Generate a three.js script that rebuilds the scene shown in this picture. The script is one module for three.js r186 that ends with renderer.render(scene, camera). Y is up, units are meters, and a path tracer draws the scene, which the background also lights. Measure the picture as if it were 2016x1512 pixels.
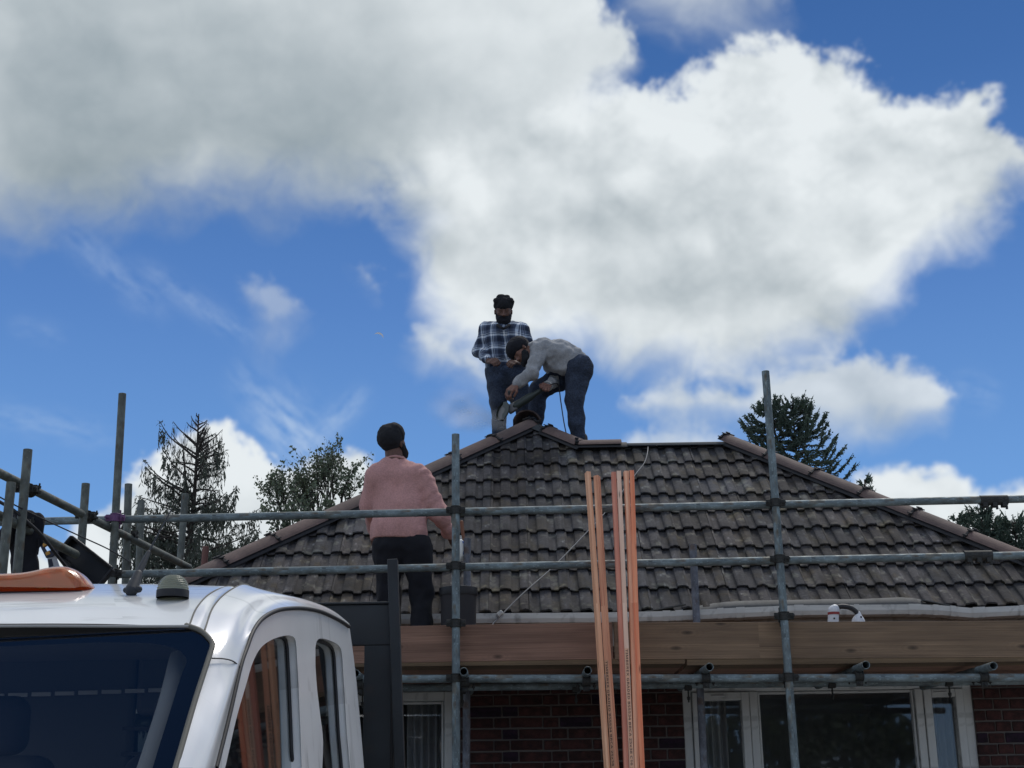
import * as THREE from 'three';
import { mergeGeometries } from 'three/addons/utils/BufferGeometryUtils.js';
import { RoundedBoxGeometry } from 'three/addons/geometries/RoundedBoxGeometry.js';
import { ImprovedNoise } from 'three/addons/math/ImprovedNoise.js';

// ---------------------------------------------------------------- camera, sun, exposure
const scene = new THREE.Scene();
const FOCAL = 2800, EYE = new THREE.Vector3(0, 1.6, 0);          // focal length in photo pixels (2016 x 1512)
const camera = new THREE.PerspectiveCamera(2 * Math.atan(756 / FOCAL) * 180 / Math.PI, 4 / 3, 0.05, 900);
camera.rotation.order = 'YXZ';
camera.rotation.set(16.95 * Math.PI / 180, 0, -0.9 * Math.PI / 180);
camera.position.copy(EYE);
camera.updateMatrixWorld(true);
const renderer = new THREE.WebGLRenderer({ antialias: true });
renderer.toneMapping = THREE.LinearToneMapping;
renderer.toneMappingExposure = 1.55;
renderer.shadowMap.enabled = true;

const SUN_AZ = 24 * Math.PI / 180, SUN_EL = 58 * Math.PI / 180;   // high, ahead and a little to the right, behind thin cloud
const SUN = new THREE.Vector3(Math.sin(SUN_AZ) * Math.cos(SUN_EL), Math.sin(SUN_EL), -Math.cos(SUN_AZ) * Math.cos(SUN_EL));
const sun = new THREE.DirectionalLight(new THREE.Color(1.0, 0.95, 0.88), 1.3);
sun.position.copy(SUN).multiplyScalar(60).add(new THREE.Vector3(0, 0, -9));
sun.target.position.set(0, 2, -9);
sun.castShadow = true; sun.shadow.radius = 34;
sun.shadow.mapSize.set(2048, 2048);
Object.assign(sun.shadow.camera, { left: -25, right: 25, top: 25, bottom: -25, near: 1, far: 140 });
scene.add(sun, sun.target);

// ---------------------------------------------------------------- small maths
const V = (x, y, z) => new THREE.Vector3(x, y, z);
const clamp = (x, a = 0, b = 1) => Math.min(b, Math.max(a, x));
const lerp = (a, b, t) => a + (b - a) * t;
const sstep = (a, b, x) => { const t = clamp((x - a) / (b - a)); return t * t * (3 - 2 * t); };
function rng(seed) { let s = seed >>> 0; return () => { s = (s + 0x6D2B79F5) >>> 0; let t = s; t = Math.imul(t ^ (t >>> 15), t | 1); t ^= t + Math.imul(t ^ (t >>> 7), t | 61); return ((t ^ (t >>> 14)) >>> 0) / 4294967296; }; }
const IN = new ImprovedNoise();
const n3 = (x, y, z) => IN.noise(x, y, z);
function fbm3(x, y, z, oct, gain = 0.5) { let s = 0, a = 1, f = 1; for (let i = 0; i < oct; i++) { s += a * IN.noise(x * f + i * 7.3, y * f + i * 3.1, z * f - i * 5.7); a *= gain; f *= 2.03; } return s; }
function puff3(x, y, z, oct, gain = 0.5) { let s = 0, a = 1, f = 1; for (let i = 0; i < oct; i++) { s += a * Math.abs(IN.noise(x * f + i * 7.3, y * f + i * 3.1, z * f - i * 5.7)); a *= gain; f *= 2.07; } return s; }   // rounded heaps with creases between
function hash2(i, j) { let h = Math.imul(i | 0, 374761393) + Math.imul(j | 0, 668265263); h = Math.imul(h ^ (h >>> 13), 1274126177); return ((h ^ (h >>> 16)) >>> 0) / 4294967296; }
function vn(x, y, w) {                                             // value noise that repeats every w cells
  const xi = Math.floor(x), yi = Math.floor(y), fx = x - xi, fy = y - yi, u = fx * fx * (3 - 2 * fx), v = fy * fy * (3 - 2 * fy), m = (k) => ((k % w) + w) % w;
  return lerp(lerp(hash2(m(xi), m(yi)), hash2(m(xi + 1), m(yi)), u), lerp(hash2(m(xi), m(yi + 1)), hash2(m(xi + 1), m(yi + 1)), u), v);
}
function vfbm(x, y, w, oct) { let s = 0, a = 0.5; for (let i = 0; i < oct; i++) { s += a * vn(x, y, w); x *= 2; y *= 2; w *= 2; a *= 0.5; } return s; }

// a pixel of the photograph gives a direction; the distance comes from what the thing stands on or touches
const ray = (px, py) => V((px - 1008) / FOCAL, -(py - 756) / FOCAL, -1).applyQuaternion(camera.quaternion);
const P = (px, py, D) => { const d = ray(px, py); return d.multiplyScalar(D / -d.z).add(EYE); };
const onPlane = (px, py, p0, n) => { const d = ray(px, py); return d.multiplyScalar(p0.clone().sub(EYE).dot(n) / d.dot(n)).add(EYE); };

// ---------------------------------------------------------------- the sky: air and clouds, for every direction
{
  const W = 4096, H = 2048, data = new Float32Array(W * H * 4);
  const azel = (px, py) => { const d = ray(px, py).normalize(); return [Math.atan2(d.x, -d.z) * 180 / Math.PI, Math.asin(d.y) * 180 / Math.PI]; };
  const outline = (s) => { const v = s.split(' ').map((t) => azel(...t.split(',').map(Number))); return { v, lo: [Math.min(...v.map((a) => a[0])), Math.min(...v.map((a) => a[1]))], hi: [Math.max(...v.map((a) => a[0])), Math.max(...v.map((a) => a[1]))] }; };
  const clouds = [   // outline, edge softness in degrees, ruggedness, brightness of its lit and shaded side, opacity
    { o: outline('-700,-60 -300,-420 300,-520 900,-480 1130,-200 1150,-40 1205,30 1262,95 1235,150 1180,230 1120,420 960,460 800,400 735,372 690,378 640,392 570,402 500,398 440,392 340,408 270,426 120,438 0,432 -240,420 -600,330'), soft: 0.7, rug: 1.0, base: 0.72, amp: 0.42, op: 1 },
    { o: outline('1130,160 1230,165 1330,152 1400,118 1450,92 1530,88 1610,96 1660,125 1720,168 1770,198 1840,186 1905,176 1955,205 1995,260 2040,320 1990,350 1965,420 1925,480 1850,500 1800,535 1770,585 1725,612 1680,650 1610,690 1500,735 1380,755 1250,740 1160,690 1060,690 960,700 870,690 835,620 815,560 800,500 790,450 750,405 800,330 960,200'), soft: 0.5, rug: 0.95, base: 0.84, amp: 1.15, op: 1 },
    { o: outline('1225,800 1330,770 1440,765 1520,740 1620,718 1740,712 1820,735 1850,775 1830,820 1740,845 1640,848 1500,830 1360,815'), soft: 0.5, rug: 0.8, base: 0.78, amp: 0.6, op: 0.85 },
    { o: outline('1225,870 1290,850 1370,855 1430,870 1440,930 1230,930'), soft: 0.6, rug: 0.7, base: 0.8, amp: 0.45, op: 0.7 },
    { o: outline('810,690 830,655 870,650 905,690 950,720 1010,760 900,740 840,720'), soft: 0.5, rug: 0.7, base: 0.8, amp: 0.5, op: 0.8 },
    { o: outline('500,590 540,572 590,585 600,610 565,630 545,665 515,690 495,670 515,640'), soft: 0.6, rug: 0.9, base: 0.72, amp: 0.4, op: 0.4 },
    { o: outline('705,530 725,540 750,570 745,590 725,575'), soft: 0.45, rug: 0.7, base: 0.75, amp: 0.4, op: 0.5 },
    { o: outline('1240,-80 1300,-100 1540,-120 1530,0 1480,30 1400,60 1330,70 1290,40 1250,10'), soft: 0.8, rug: 1.2, base: 0.72, amp: 0.45, op: 0.7 },
    { o: outline('330,880 370,838 410,826 445,850 480,872 520,880 560,915 600,925 640,900 680,892 705,915 735,960 770,1010 800,1500 -500,1500 -400,1060 -100,1040 100,1090 200,1020 250,940'), soft: 0.35, rug: 0.6, base: 0.9, amp: 0.6, op: 1 },
    { o: outline('1690,955 1720,930 1765,912 1800,930 1830,955 1850,930 1890,950 1930,985 2016,975 2120,960 2400,1000 2400,1500 1600,1500 1640,1010'), soft: 0.4, rug: 0.6, base: 0.86, amp: 0.6, op: 1 },
  ];
  const wisps = [[480, 745, 600, 880, 0.2, 34], [600, 880, 705, 785, 0.26, 22], [520, 800, 620, 900, 0.28, 60], [150, 470, 300, 600, 0.14, 30], [300, 540, 480, 660, 0.16, 22], [0, 815, 200, 860, 0.13, 26], [1600, 560, 1700, 600, 0.1, 40], [30, 640, 120, 660, 0.08, 20], [1880, 760, 1960, 780, 0.1, 30]]
    .map(([a, b, c, d, op, w]) => ({ a: azel(a, b), b: azel(c, d), op, w: w / 49 }));
  const sdf = (o, x, y) => {                                        // degrees inside the outline, negative outside
    if (x < o.lo[0] - 4 || x > o.hi[0] + 4 || y < o.lo[1] - 4 || y > o.hi[1] + 4) return -9;
    let d = 1e9, inside = false; const v = o.v;
    for (let i = 0, j = v.length - 1; i < v.length; j = i++) {
      const ex = v[j][0] - v[i][0], ey = v[j][1] - v[i][1], wx = x - v[i][0], wy = y - v[i][1], t = clamp((wx * ex + wy * ey) / (ex * ex + ey * ey));
      d = Math.min(d, (wx - ex * t) ** 2 + (wy - ey * t) ** 2);
      if ((v[i][1] > y) !== (v[j][1] > y) && x < (v[j][0] - v[i][0]) * (y - v[i][1]) / (v[j][1] - v[i][1]) + v[i][0]) inside = !inside;
    }
    return (inside ? 1 : -1) * Math.sqrt(d);
  };
  const air = (el) => {                                             // blue deepens with height
    const k = [[0, 0.36, 0.54, 0.78], [6, 0.235, 0.44, 0.77], [12, 0.155, 0.345, 0.71], [20, 0.096, 0.23, 0.555], [28, 0.056, 0.155, 0.415], [36, 0.037, 0.112, 0.325], [60, 0.032, 0.10, 0.29], [90, 0.03, 0.095, 0.27]];
    let i = 0; while (i < k.length - 2 && k[i + 1][0] < el) i++;
    const t = clamp((el - k[i][0]) / (k[i + 1][0] - k[i][0]));
    return [1, 2, 3].map((c) => lerp(k[i][c], k[i + 1][c], t));
  };
  // broad light and shade of the drawn clouds: where billows turn to or from the light
  const shades = [[250, 270, 420, -0.42], [640, 250, 300, -0.30], [60, 330, 260, -0.12], [860, 260, 200, -0.08], [1010, 60, 260, 0.14], [560, 30, 240, 0.08], [200, 20, 150, -0.06], [380, 345, 70, 0.2], [1245, 270, 70, 0.2], [1215, 340, 40, 0.16], [1560, 190, 200, 0.14], [1900, 260, 150, 0.1], [1440, 250, 90, 0.06], [1360, 320, 110, -0.22], [1540, 370, 120, -0.16], [1700, 430, 150, -0.2], [1130, 440, 130, -0.12], [1020, 500, 120, -0.08], [1480, 450, 110, 0.08], [1630, 490, 70, 0.1], [1300, 560, 150, -0.1], [1080, 600, 120, -0.02], [1500, 640, 160, -0.1], [1250, 690, 160, -0.06], [865, 440, 35, 0.22], [900, 560, 90, -0.06], [1760, 800, 110, -0.14], [1600, 770, 110, 0.08], [430, 860, 90, 0.1], [560, 990, 140, -0.12], [1780, 930, 60, 0.1], [1900, 1030, 120, -0.1]]
    .map(([a, b, r, d]) => [...azel(a, b), r / 49, d]);
  const look = (az, el, fine) => {
    const ca = az * Math.PI / 180, ce = el * Math.PI / 180, X = Math.sin(ca) * Math.cos(ce), Y = Math.sin(ce), Z = -Math.cos(ca) * Math.cos(ce);
    const c = air(el);
    const away = Math.max(sstep(24, 34, Math.abs(az)), sstep(36, 44, el));   // beyond the drawn outlines broken cloud goes on, made brighter behind the camera as fill
    const wa = fine ? n3(X * 26, Y * 26, Z * 26) : 0, wb = fine ? n3(X * 26 + 9, Y * 26, Z * 26 + 4) : 0;
    const rough = fine ? fbm3(X * 22 + wa * 0.5, Y * 26 + wb * 0.5, Z * 22, 7, 0.55) : 0, crisp = fine ? fbm3(X * 95 + wa, Y * 95, Z * 95 + wb, 4, 0.62) : 0;
    const mix = (a, r, g, b) => { c[0] = lerp(c[0], r, a); c[1] = lerp(c[1], g, a); c[2] = lerp(c[2], b, a); };
    if (fine) for (const w of wisps) {
      const ex = w.b[0] - w.a[0], ey = w.b[1] - w.a[1], l = Math.hypot(ex, ey), px = az - w.a[0], py = el - w.a[1], t = (px * ex + py * ey) / (l * l), q = (px * ey - py * ex) / l;
      if (t < -0.4 || t > 1.4) continue;
      const streak = 0.5 + 0.7 * fbm3(t * 2.2 * l * 0.4 + 5, q * 2.6 + wa * 0.7, w.op * 40, 5, 0.6);
      const a = w.op * clamp(streak) * Math.exp(-((q / w.w) ** 2)) * sstep(-0.35, 0.25, t) * (1 - sstep(0.75, 1.35, t));
      mix(a * 1.3, 0.60, 0.72, 0.86);
    }
    const tone = (L, a) => mix(a, lerp(0.20, 0.80, L), lerp(0.265, 0.85, L), lerp(0.31, 0.875, L));
    if (away < 1) {
      let sh = 0; if (fine) for (const [a, b, r, d] of shades) { const q = ((az + wa * 0.9 - a) ** 2 + (el + wb * 0.9 - b) ** 2) / (r * r); if (q < 6) sh += d * Math.exp(-q * 1.1); }
      let relief = 0, heap = 0, puffs = 0; if (fine) { const e = 0.007, q = wa * 0.02, m0 = puff3(X * 14 + q, Y * 17, Z * 14, 5, 0.55), m1 = puff3((X + e) * 14 + q, (Y + e * 1.3) * 17, Z * 14, 5, 0.55), b0 = fbm3(X * 8, Y * 10, Z * 8, 3), b1 = fbm3((X + 0.02) * 8, (Y + 0.025) * 10, Z * 8, 3); relief = (b0 - b1) * 0.36; puffs = (m0 - m1) * 0.5 + (m0 - 0.42) * 0.10; heap = m0 - 0.42; }
      let prev = 0;
      for (const k of clouds) {
        const s0 = sdf(k.o, az + wa * 0.4 * k.rug, el + wb * 0.4 * k.rug);
        if (s0 < -3.2) continue;
        const over = prev; const under = sstep(-0.6, 1.0, sdf(k.o, az + 0.25, el + 0.7) - sdf(k.o, az - 0.25, el - 0.7));    // 1 where the cloud lies above this point: its soft base
        const soft = k.soft * lerp(0.85, 2.5, under) * (1 + 3 * over), d = s0 + k.rug * (0.7 * rough + 0.8 * heap * (1 - under) + lerp(0.36, 0.14, under) * crisp) - 0.25 * under;
        const a = sstep(-soft, soft * 1.15, d) * k.op * (1 - away);
        if (a <= 0.002) continue;
        const rim = Math.exp(-Math.max(0, s0) / 0.9) * (1 - under) * 0.08 * (1 - over); prev = Math.max(prev, a);
        tone(clamp(k.base + sh * (k.op === 1 && k.rug === 1.0 ? 0.92 : 0.72) + rim + (relief + puffs * lerp(0.42, 0.95, Math.exp(-Math.max(0, s0) / 1.6) * (1 - under) * (1 - over))) * k.amp + rough * 0.045 + crisp * 0.012), a);
      }
    }
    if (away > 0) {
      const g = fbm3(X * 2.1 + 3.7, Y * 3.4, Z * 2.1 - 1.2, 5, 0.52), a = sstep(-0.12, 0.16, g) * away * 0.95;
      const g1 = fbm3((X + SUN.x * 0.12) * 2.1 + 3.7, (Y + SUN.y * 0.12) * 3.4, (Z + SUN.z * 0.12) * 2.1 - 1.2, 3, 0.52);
      const front = 0.5 - 0.5 * (X * SUN.x + Z * SUN.z) / Math.hypot(SUN.x, SUN.z);   // unseen clouds behind the camera are whitened extra, as fill light for front faces
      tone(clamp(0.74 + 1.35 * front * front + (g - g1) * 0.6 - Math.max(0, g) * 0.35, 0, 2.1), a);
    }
    return c.map((v) => v / 1.55);
  };
  const put = (i, j, c) => { const q = (j * W + i) * 4; data[q] = c[0]; data[q + 1] = c[1]; data[q + 2] = c[2]; data[q + 3] = 1; };
  const azOf = (i) => { let a = ((i + 0.5) / W) * 360 - 180 + 90; if (a > 180) a -= 360; return a; };   // u = 0.25 is straight ahead (-z)
  const elOf = (j) => ((j + 0.5) / H) * 180 - 90;
  const S = 8, GW = W / S, GH = H / S + 1, coarse = [];
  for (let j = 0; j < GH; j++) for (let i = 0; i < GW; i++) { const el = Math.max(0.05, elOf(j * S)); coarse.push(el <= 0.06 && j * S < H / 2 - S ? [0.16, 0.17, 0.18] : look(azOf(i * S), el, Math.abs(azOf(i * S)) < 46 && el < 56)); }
  for (let j = 0; j < H; j++) for (let i = 0; i < W; i++) {
    const az = azOf(i), el = elOf(j);
    if (Math.abs(az) < 23 && el > 0.3 && el < 35) { put(i, j, look(az, el, true)); continue; }
    const gj = Math.min(j / S, GH - 1.001), gi = i / S, j0 = Math.floor(gj), i0 = Math.floor(gi), fj = gj - j0, fi = gi - i0;
    const A = coarse[j0 * GW + i0], B = coarse[j0 * GW + (i0 + 1) % GW], C = coarse[(j0 + 1) * GW + i0], D = coarse[(j0 + 1) * GW + (i0 + 1) % GW];
    put(i, j, [0, 1, 2].map((q) => lerp(lerp(A[q], B[q], fi), lerp(C[q], D[q], fi), fj)));
  }
  const tex = new THREE.DataTexture(data, W, H, THREE.RGBAFormat, THREE.FloatType);
  tex.mapping = THREE.EquirectangularReflectionMapping; tex.magFilter = THREE.LinearFilter; tex.minFilter = THREE.LinearFilter; tex.needsUpdate = true;
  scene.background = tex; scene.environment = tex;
}
// ---------------------------------------------------------------- objects
const taken = new Map(), origin = new WeakMap();
const numbered = (name) => { const n = taken.get(name) ?? 0; taken.set(name, n + 1); return n ? name + '_' + String(n).padStart(3, '0') : name; };
const at0 = V(0, 0, 0);
function tag(o, label, category, group) { o.userData.label = label; if (category) o.userData.category = category; if (group) o.userData.group = group; return o; }
function thing(name, label, category, base, group) {               // a Group at the thing's base; its children are its parts
  const o = new THREE.Group(); o.name = numbered(name); o.position.copy(base); scene.add(o); origin.set(o, base.clone());
  return tag(o, label, category, group);
}
function part(name, geo, mat, parent, pos = at0, quat = null) {    // geometry and pos in world metres
  const m = new THREE.Mesh(geo, mat); m.name = parent === scene ? numbered(name) : name; m.castShadow = m.receiveShadow = true;
  const o = origin.get(parent) ?? at0;
  m.position.copy(pos).sub(o); if (quat) m.quaternion.copy(quat);
  parent.add(m); origin.set(m, pos.clone()); return m;
}
function structure(name, geo, mat) { const m = part(name, geo, mat, scene); m.userData.kind = 'structure'; return m; }
const single = (name, geo, mat, label, category, group, pos = null) => {   // a thing that is one mesh; its origin is moved to its base
  geo.computeBoundingBox(); const b = geo.boundingBox, p = pos ?? V((b.min.x + b.max.x) / 2, b.min.y, (b.min.z + b.max.z) / 2);
  if (!pos) geo.translate(-p.x, -p.y, -p.z);
  return tag(part(name, geo, mat, scene, p), label, category, group);
};

// ---------------------------------------------------------------- geometry
function fromTo(a, b) { return new THREE.Quaternion().setFromUnitVectors(V(0, 1, 0), b.clone().sub(a).normalize()); }
function boxUV(g) {                                                // uv in metres on every face, the grain along the longest side
  const p = g.attributes.position, n = g.attributes.normal, uv = new Float32Array(p.count * 2);
  g.computeBoundingBox(); const s = g.boundingBox.getSize(V(0, 0, 0)).toArray(), long = s.indexOf(Math.max(...s));
  for (let i = 0; i < p.count; i++) {
    const q = [p.getX(i), p.getY(i), p.getZ(i)], m = [Math.abs(n.getX(i)), Math.abs(n.getY(i)), Math.abs(n.getZ(i))], k = m.indexOf(Math.max(...m)), rest = [0, 1, 2].filter((c) => c !== k);
    const a = rest.includes(long) ? long : rest[0], b = rest.find((c) => c !== a);
    uv[2 * i] = q[a] + k * 0.31; uv[2 * i + 1] = q[b] + k * 0.17;
  }
  g.setAttribute('uv', new THREE.BufferAttribute(uv, 2)); return g;
}
const box = (x, y, z, r = 0.004) => boxUV(r ? new RoundedBoxGeometry(x, y, z, 1, r) : new THREE.BoxGeometry(x, y, z));
const boxAt = (x0, x1, y0, y1, z0, z1, r = 0.004) => box(Math.abs(x1 - x0), Math.abs(y1 - y0), Math.abs(z1 - z0), r).translate((x0 + x1) / 2, (y0 + y1) / 2, (z0 + z1) / 2);
function pipeGeo(len, ro = 0.02415, ri = 0.0201, seg = 24) {        // a hollow tube along +y with rounded-off rims
  const g = new THREE.LatheGeometry([[ri, 0.001], [ri + 0.001, 0], [ro - 0.001, 0], [ro, 0.001], [ro, len - 0.001], [ro - 0.001, len], [ri + 0.001, len], [ri, len - 0.001], [ri, 0.001]].map(([x, y]) => new THREE.Vector2(x, y)), seg);
  const p = g.attributes.position, uv = g.attributes.uv;
  for (let i = 0; i < p.count; i++) uv.setXY(i, uv.getX(i) * 0.15, p.getY(i));
  return g;
}
function wire(points, r, seg = 40, rad = 6, tension = 0.5) { return new THREE.TubeGeometry(new THREE.CatmullRomCurve3(points, false, 'catmullrom', tension), seg, r, rad); }
function capsuleBetween(a, b, ra, rb, seg = 10) {
  const l = a.distanceTo(b), pts = [];
  for (let i = 0; i <= 4; i++) { const t = -Math.PI / 2 + i * Math.PI / 8; pts.push(new THREE.Vector2(Math.cos(t) * ra, Math.sin(t) * ra)); }
  for (let i = 0; i <= 4; i++) { const t = i * Math.PI / 8; pts.push(new THREE.Vector2(Math.max(0, Math.cos(t)) * rb, l + Math.sin(t) * rb)); }
  return new THREE.LatheGeometry(pts, seg).applyQuaternion(fromTo(a, b)).translate(a.x, a.y, a.z);
}
const plain = (gs) => mergeGeometries(gs.map((g) => { g = g.index ? g.toNonIndexed() : g; for (const k of Object.keys(g.attributes)) if (!['position', 'normal', 'uv'].includes(k)) g.deleteAttribute(k); if (!g.attributes.uv) g.setAttribute('uv', new THREE.BufferAttribute(new Float32Array(g.attributes.position.count * 2), 2)); return g; }));
function triGeo(pos, uv, idx) {
  const g = new THREE.BufferGeometry(); g.setAttribute('position', new THREE.Float32BufferAttribute(pos, 3)); g.setAttribute('uv', new THREE.Float32BufferAttribute(uv, 2));
  if (idx) g.setIndex(idx); g.computeVertexNormals(); return g;
}
function clipGeo(g, keep) {                                        // keep(p) >= 0 stays; cuts a non-indexed geometry along a plane-like field
  g = g.index ? g.toNonIndexed() : g; const p = g.attributes.position, u = g.attributes.uv, P2 = [], U2 = [];
  for (let i = 0; i < p.count; i += 3) {
    let poly = [0, 1, 2].map((k) => { const q = [p.getX(i + k), p.getY(i + k), p.getZ(i + k), u.getX(i + k), u.getY(i + k)]; return [q, keep(q)]; }), out = [];
    for (let k = 0; k < 3; k++) { const [a, da] = poly[k], [b, db] = poly[(k + 1) % 3]; if (da >= 0) out.push(a); if ((da >= 0) !== (db >= 0)) { const t = da / (da - db); out.push(a.map((x, c) => x + (b[c] - x) * t)); } }
    for (let k = 1; k + 1 < out.length; k++) for (const q of [out[0], out[k], out[k + 1]]) { P2.push(q[0], q[1], q[2]); U2.push(q[3], q[4]); }
  }
  return P2.length ? triGeo(P2, U2) : null;
}
function surfaceNet(f, lo, hi, c) {                                // a closed surface round the region f < 0
  const nx = Math.ceil((hi.x - lo.x) / c) + 1, ny = Math.ceil((hi.y - lo.y) / c) + 1, nz = Math.ceil((hi.z - lo.z) / c) + 1, d = new Float32Array(nx * ny * nz), id = (i, j, k) => i + nx * (j + ny * k);
  for (let k = 0; k < nz; k++) for (let j = 0; j < ny; j++) for (let i = 0; i < nx; i++) d[id(i, j, k)] = f(lo.x + i * c, lo.y + j * c, lo.z + k * c);
  const vert = new Int32Array(nx * ny * nz).fill(-1), pos = [], idx = [];
  for (let k = 0; k < nz - 1; k++) for (let j = 0; j < ny - 1; j++) for (let i = 0; i < nx - 1; i++) {
    let n = 0, x = 0, y = 0, z = 0;
    const v = [];
    for (let q = 0; q < 8; q++) v.push(d[id(i + (q & 1), j + ((q >> 1) & 1), k + (q >> 2))]);
    for (let a = 0; a < 8; a++) for (const bit of [1, 2, 4]) if (!(a & bit)) {
      const b = a | bit; if ((v[a] < 0) === (v[b] < 0)) continue;
      const t = v[a] / (v[a] - v[b]); n++;
      x += (a & 1) + (bit === 1 ? t : 0); y += ((a >> 1) & 1) + (bit === 2 ? t : 0); z += (a >> 2) + (bit === 4 ? t : 0);
    }
    if (n) { vert[id(i, j, k)] = pos.length / 3; pos.push(lo.x + (i + x / n) * c, lo.y + (j + y / n) * c, lo.z + (k + z / n) * c); }
  }
  const quad = (a, b, e, g, flip) => { if (a < 0 || b < 0 || e < 0 || g < 0) return; flip ? idx.push(a, e, b, a, g, e) : idx.push(a, b, e, a, e, g); };
  for (let k = 1; k < nz - 1; k++) for (let j = 1; j < ny - 1; j++) for (let i = 1; i < nx - 1; i++) {
    const s = d[id(i, j, k)] < 0;
    if (s !== d[id(i + 1, j, k)] < 0) quad(vert[id(i, j - 1, k - 1)], vert[id(i, j, k - 1)], vert[id(i, j, k)], vert[id(i, j - 1, k)], !s);
    if (s !== d[id(i, j + 1, k)] < 0) quad(vert[id(i - 1, j, k - 1)], vert[id(i - 1, j, k)], vert[id(i, j, k)], vert[id(i, j, k - 1)], !s);
    if (s !== d[id(i, j, k + 1)] < 0) quad(vert[id(i - 1, j - 1, k)], vert[id(i, j - 1, k)], vert[id(i, j, k)], vert[id(i - 1, j, k)], !s);
  }
  const uv = []; for (let i = 0; i < pos.length; i += 3) uv.push(pos[i] + pos[i + 2] * 0.6, pos[i + 1]);
  return triGeo(pos, uv, idx);
}
const smin = (a, b, k) => { if (k <= 0) return Math.min(a, b); const h = clamp(0.5 + 0.5 * (b - a) / k); return lerp(b, a, h) - k * h * (1 - h); };
function limbs(list, k = 0.03, extra = null) {                     // tapered capsules [a, b, ra, rb] joined smoothly
  const q = list.map(([a, b, ra, rb]) => [a.x, a.y, a.z, b.x - a.x, b.y - a.y, b.z - a.z, ra, rb - ra, 1 / Math.max(1e-9, a.distanceToSquared(b))]);
  const f = (x, y, z) => {
    let d = 1e3;
    for (const c of q) {
      const px = x - c[0], py = y - c[1], pz = z - c[2], h = clamp((px * c[3] + py * c[4] + pz * c[5]) * c[8]), ex = px - c[3] * h, ey = py - c[4] * h, ez = pz - c[5] * h;
      d = smin(d, Math.sqrt(ex * ex + ey * ey + ez * ez) - c[6] - c[7] * h, k);
    }
    return extra ? extra(x, y, z, d) : d;
  };
  f.lo = V(1e9, 1e9, 1e9); f.hi = V(-1e9, -1e9, -1e9);
  for (const [a, b, ra, rb] of list) for (const [p, r] of [[a, ra], [b, rb]]) { f.lo.min(p.clone().subScalar(r + 0.05)); f.hi.max(p.clone().addScalar(r + 0.05)); }
  return f;
}
const flesh = (list, k, cell, extra) => { const f = limbs(list, k, extra); return surfaceNet(f, f.lo, f.hi, cell); };

// ---------------------------------------------------------------- textures and materials
function tex(w, h, fn, srgb = true, rx = 1, ry = 1) {              // fn(u, v) -> [r, g, b] 0..1 (as seen) or a number
  const d = new Uint8Array(w * h * 4);
  for (let j = 0; j < h; j++) for (let i = 0; i < w; i++) { let c = fn(i / w, j / h); if (!Array.isArray(c)) c = [c, c, c]; const q = (j * w + i) * 4; for (let k = 0; k < 3; k++) d[q + k] = clamp(c[k]) * 255; d[q + 3] = 255; }
  const t = new THREE.DataTexture(d, w, h); t.magFilter = THREE.LinearFilter; t.minFilter = THREE.LinearMipmapLinearFilter; t.wrapS = t.wrapT = THREE.RepeatWrapping; t.repeat.set(rx, ry);
  if (srgb) t.colorSpace = THREE.SRGBColorSpace; t.needsUpdate = true; return t;
}
const lin = (r, g, b) => new THREE.Color().setRGB(r, g, b);
const std = (o) => new THREE.MeshStandardMaterial({ side: THREE.DoubleSide, roughness: 0.8, ...o });
const phy = (o) => new THREE.MeshPhysicalMaterial({ side: THREE.DoubleSide, ...o });
const shift = (t, x, y) => { const c = t.clone(); c.offset.set(x, y); c.needsUpdate = true; return c; };

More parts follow.
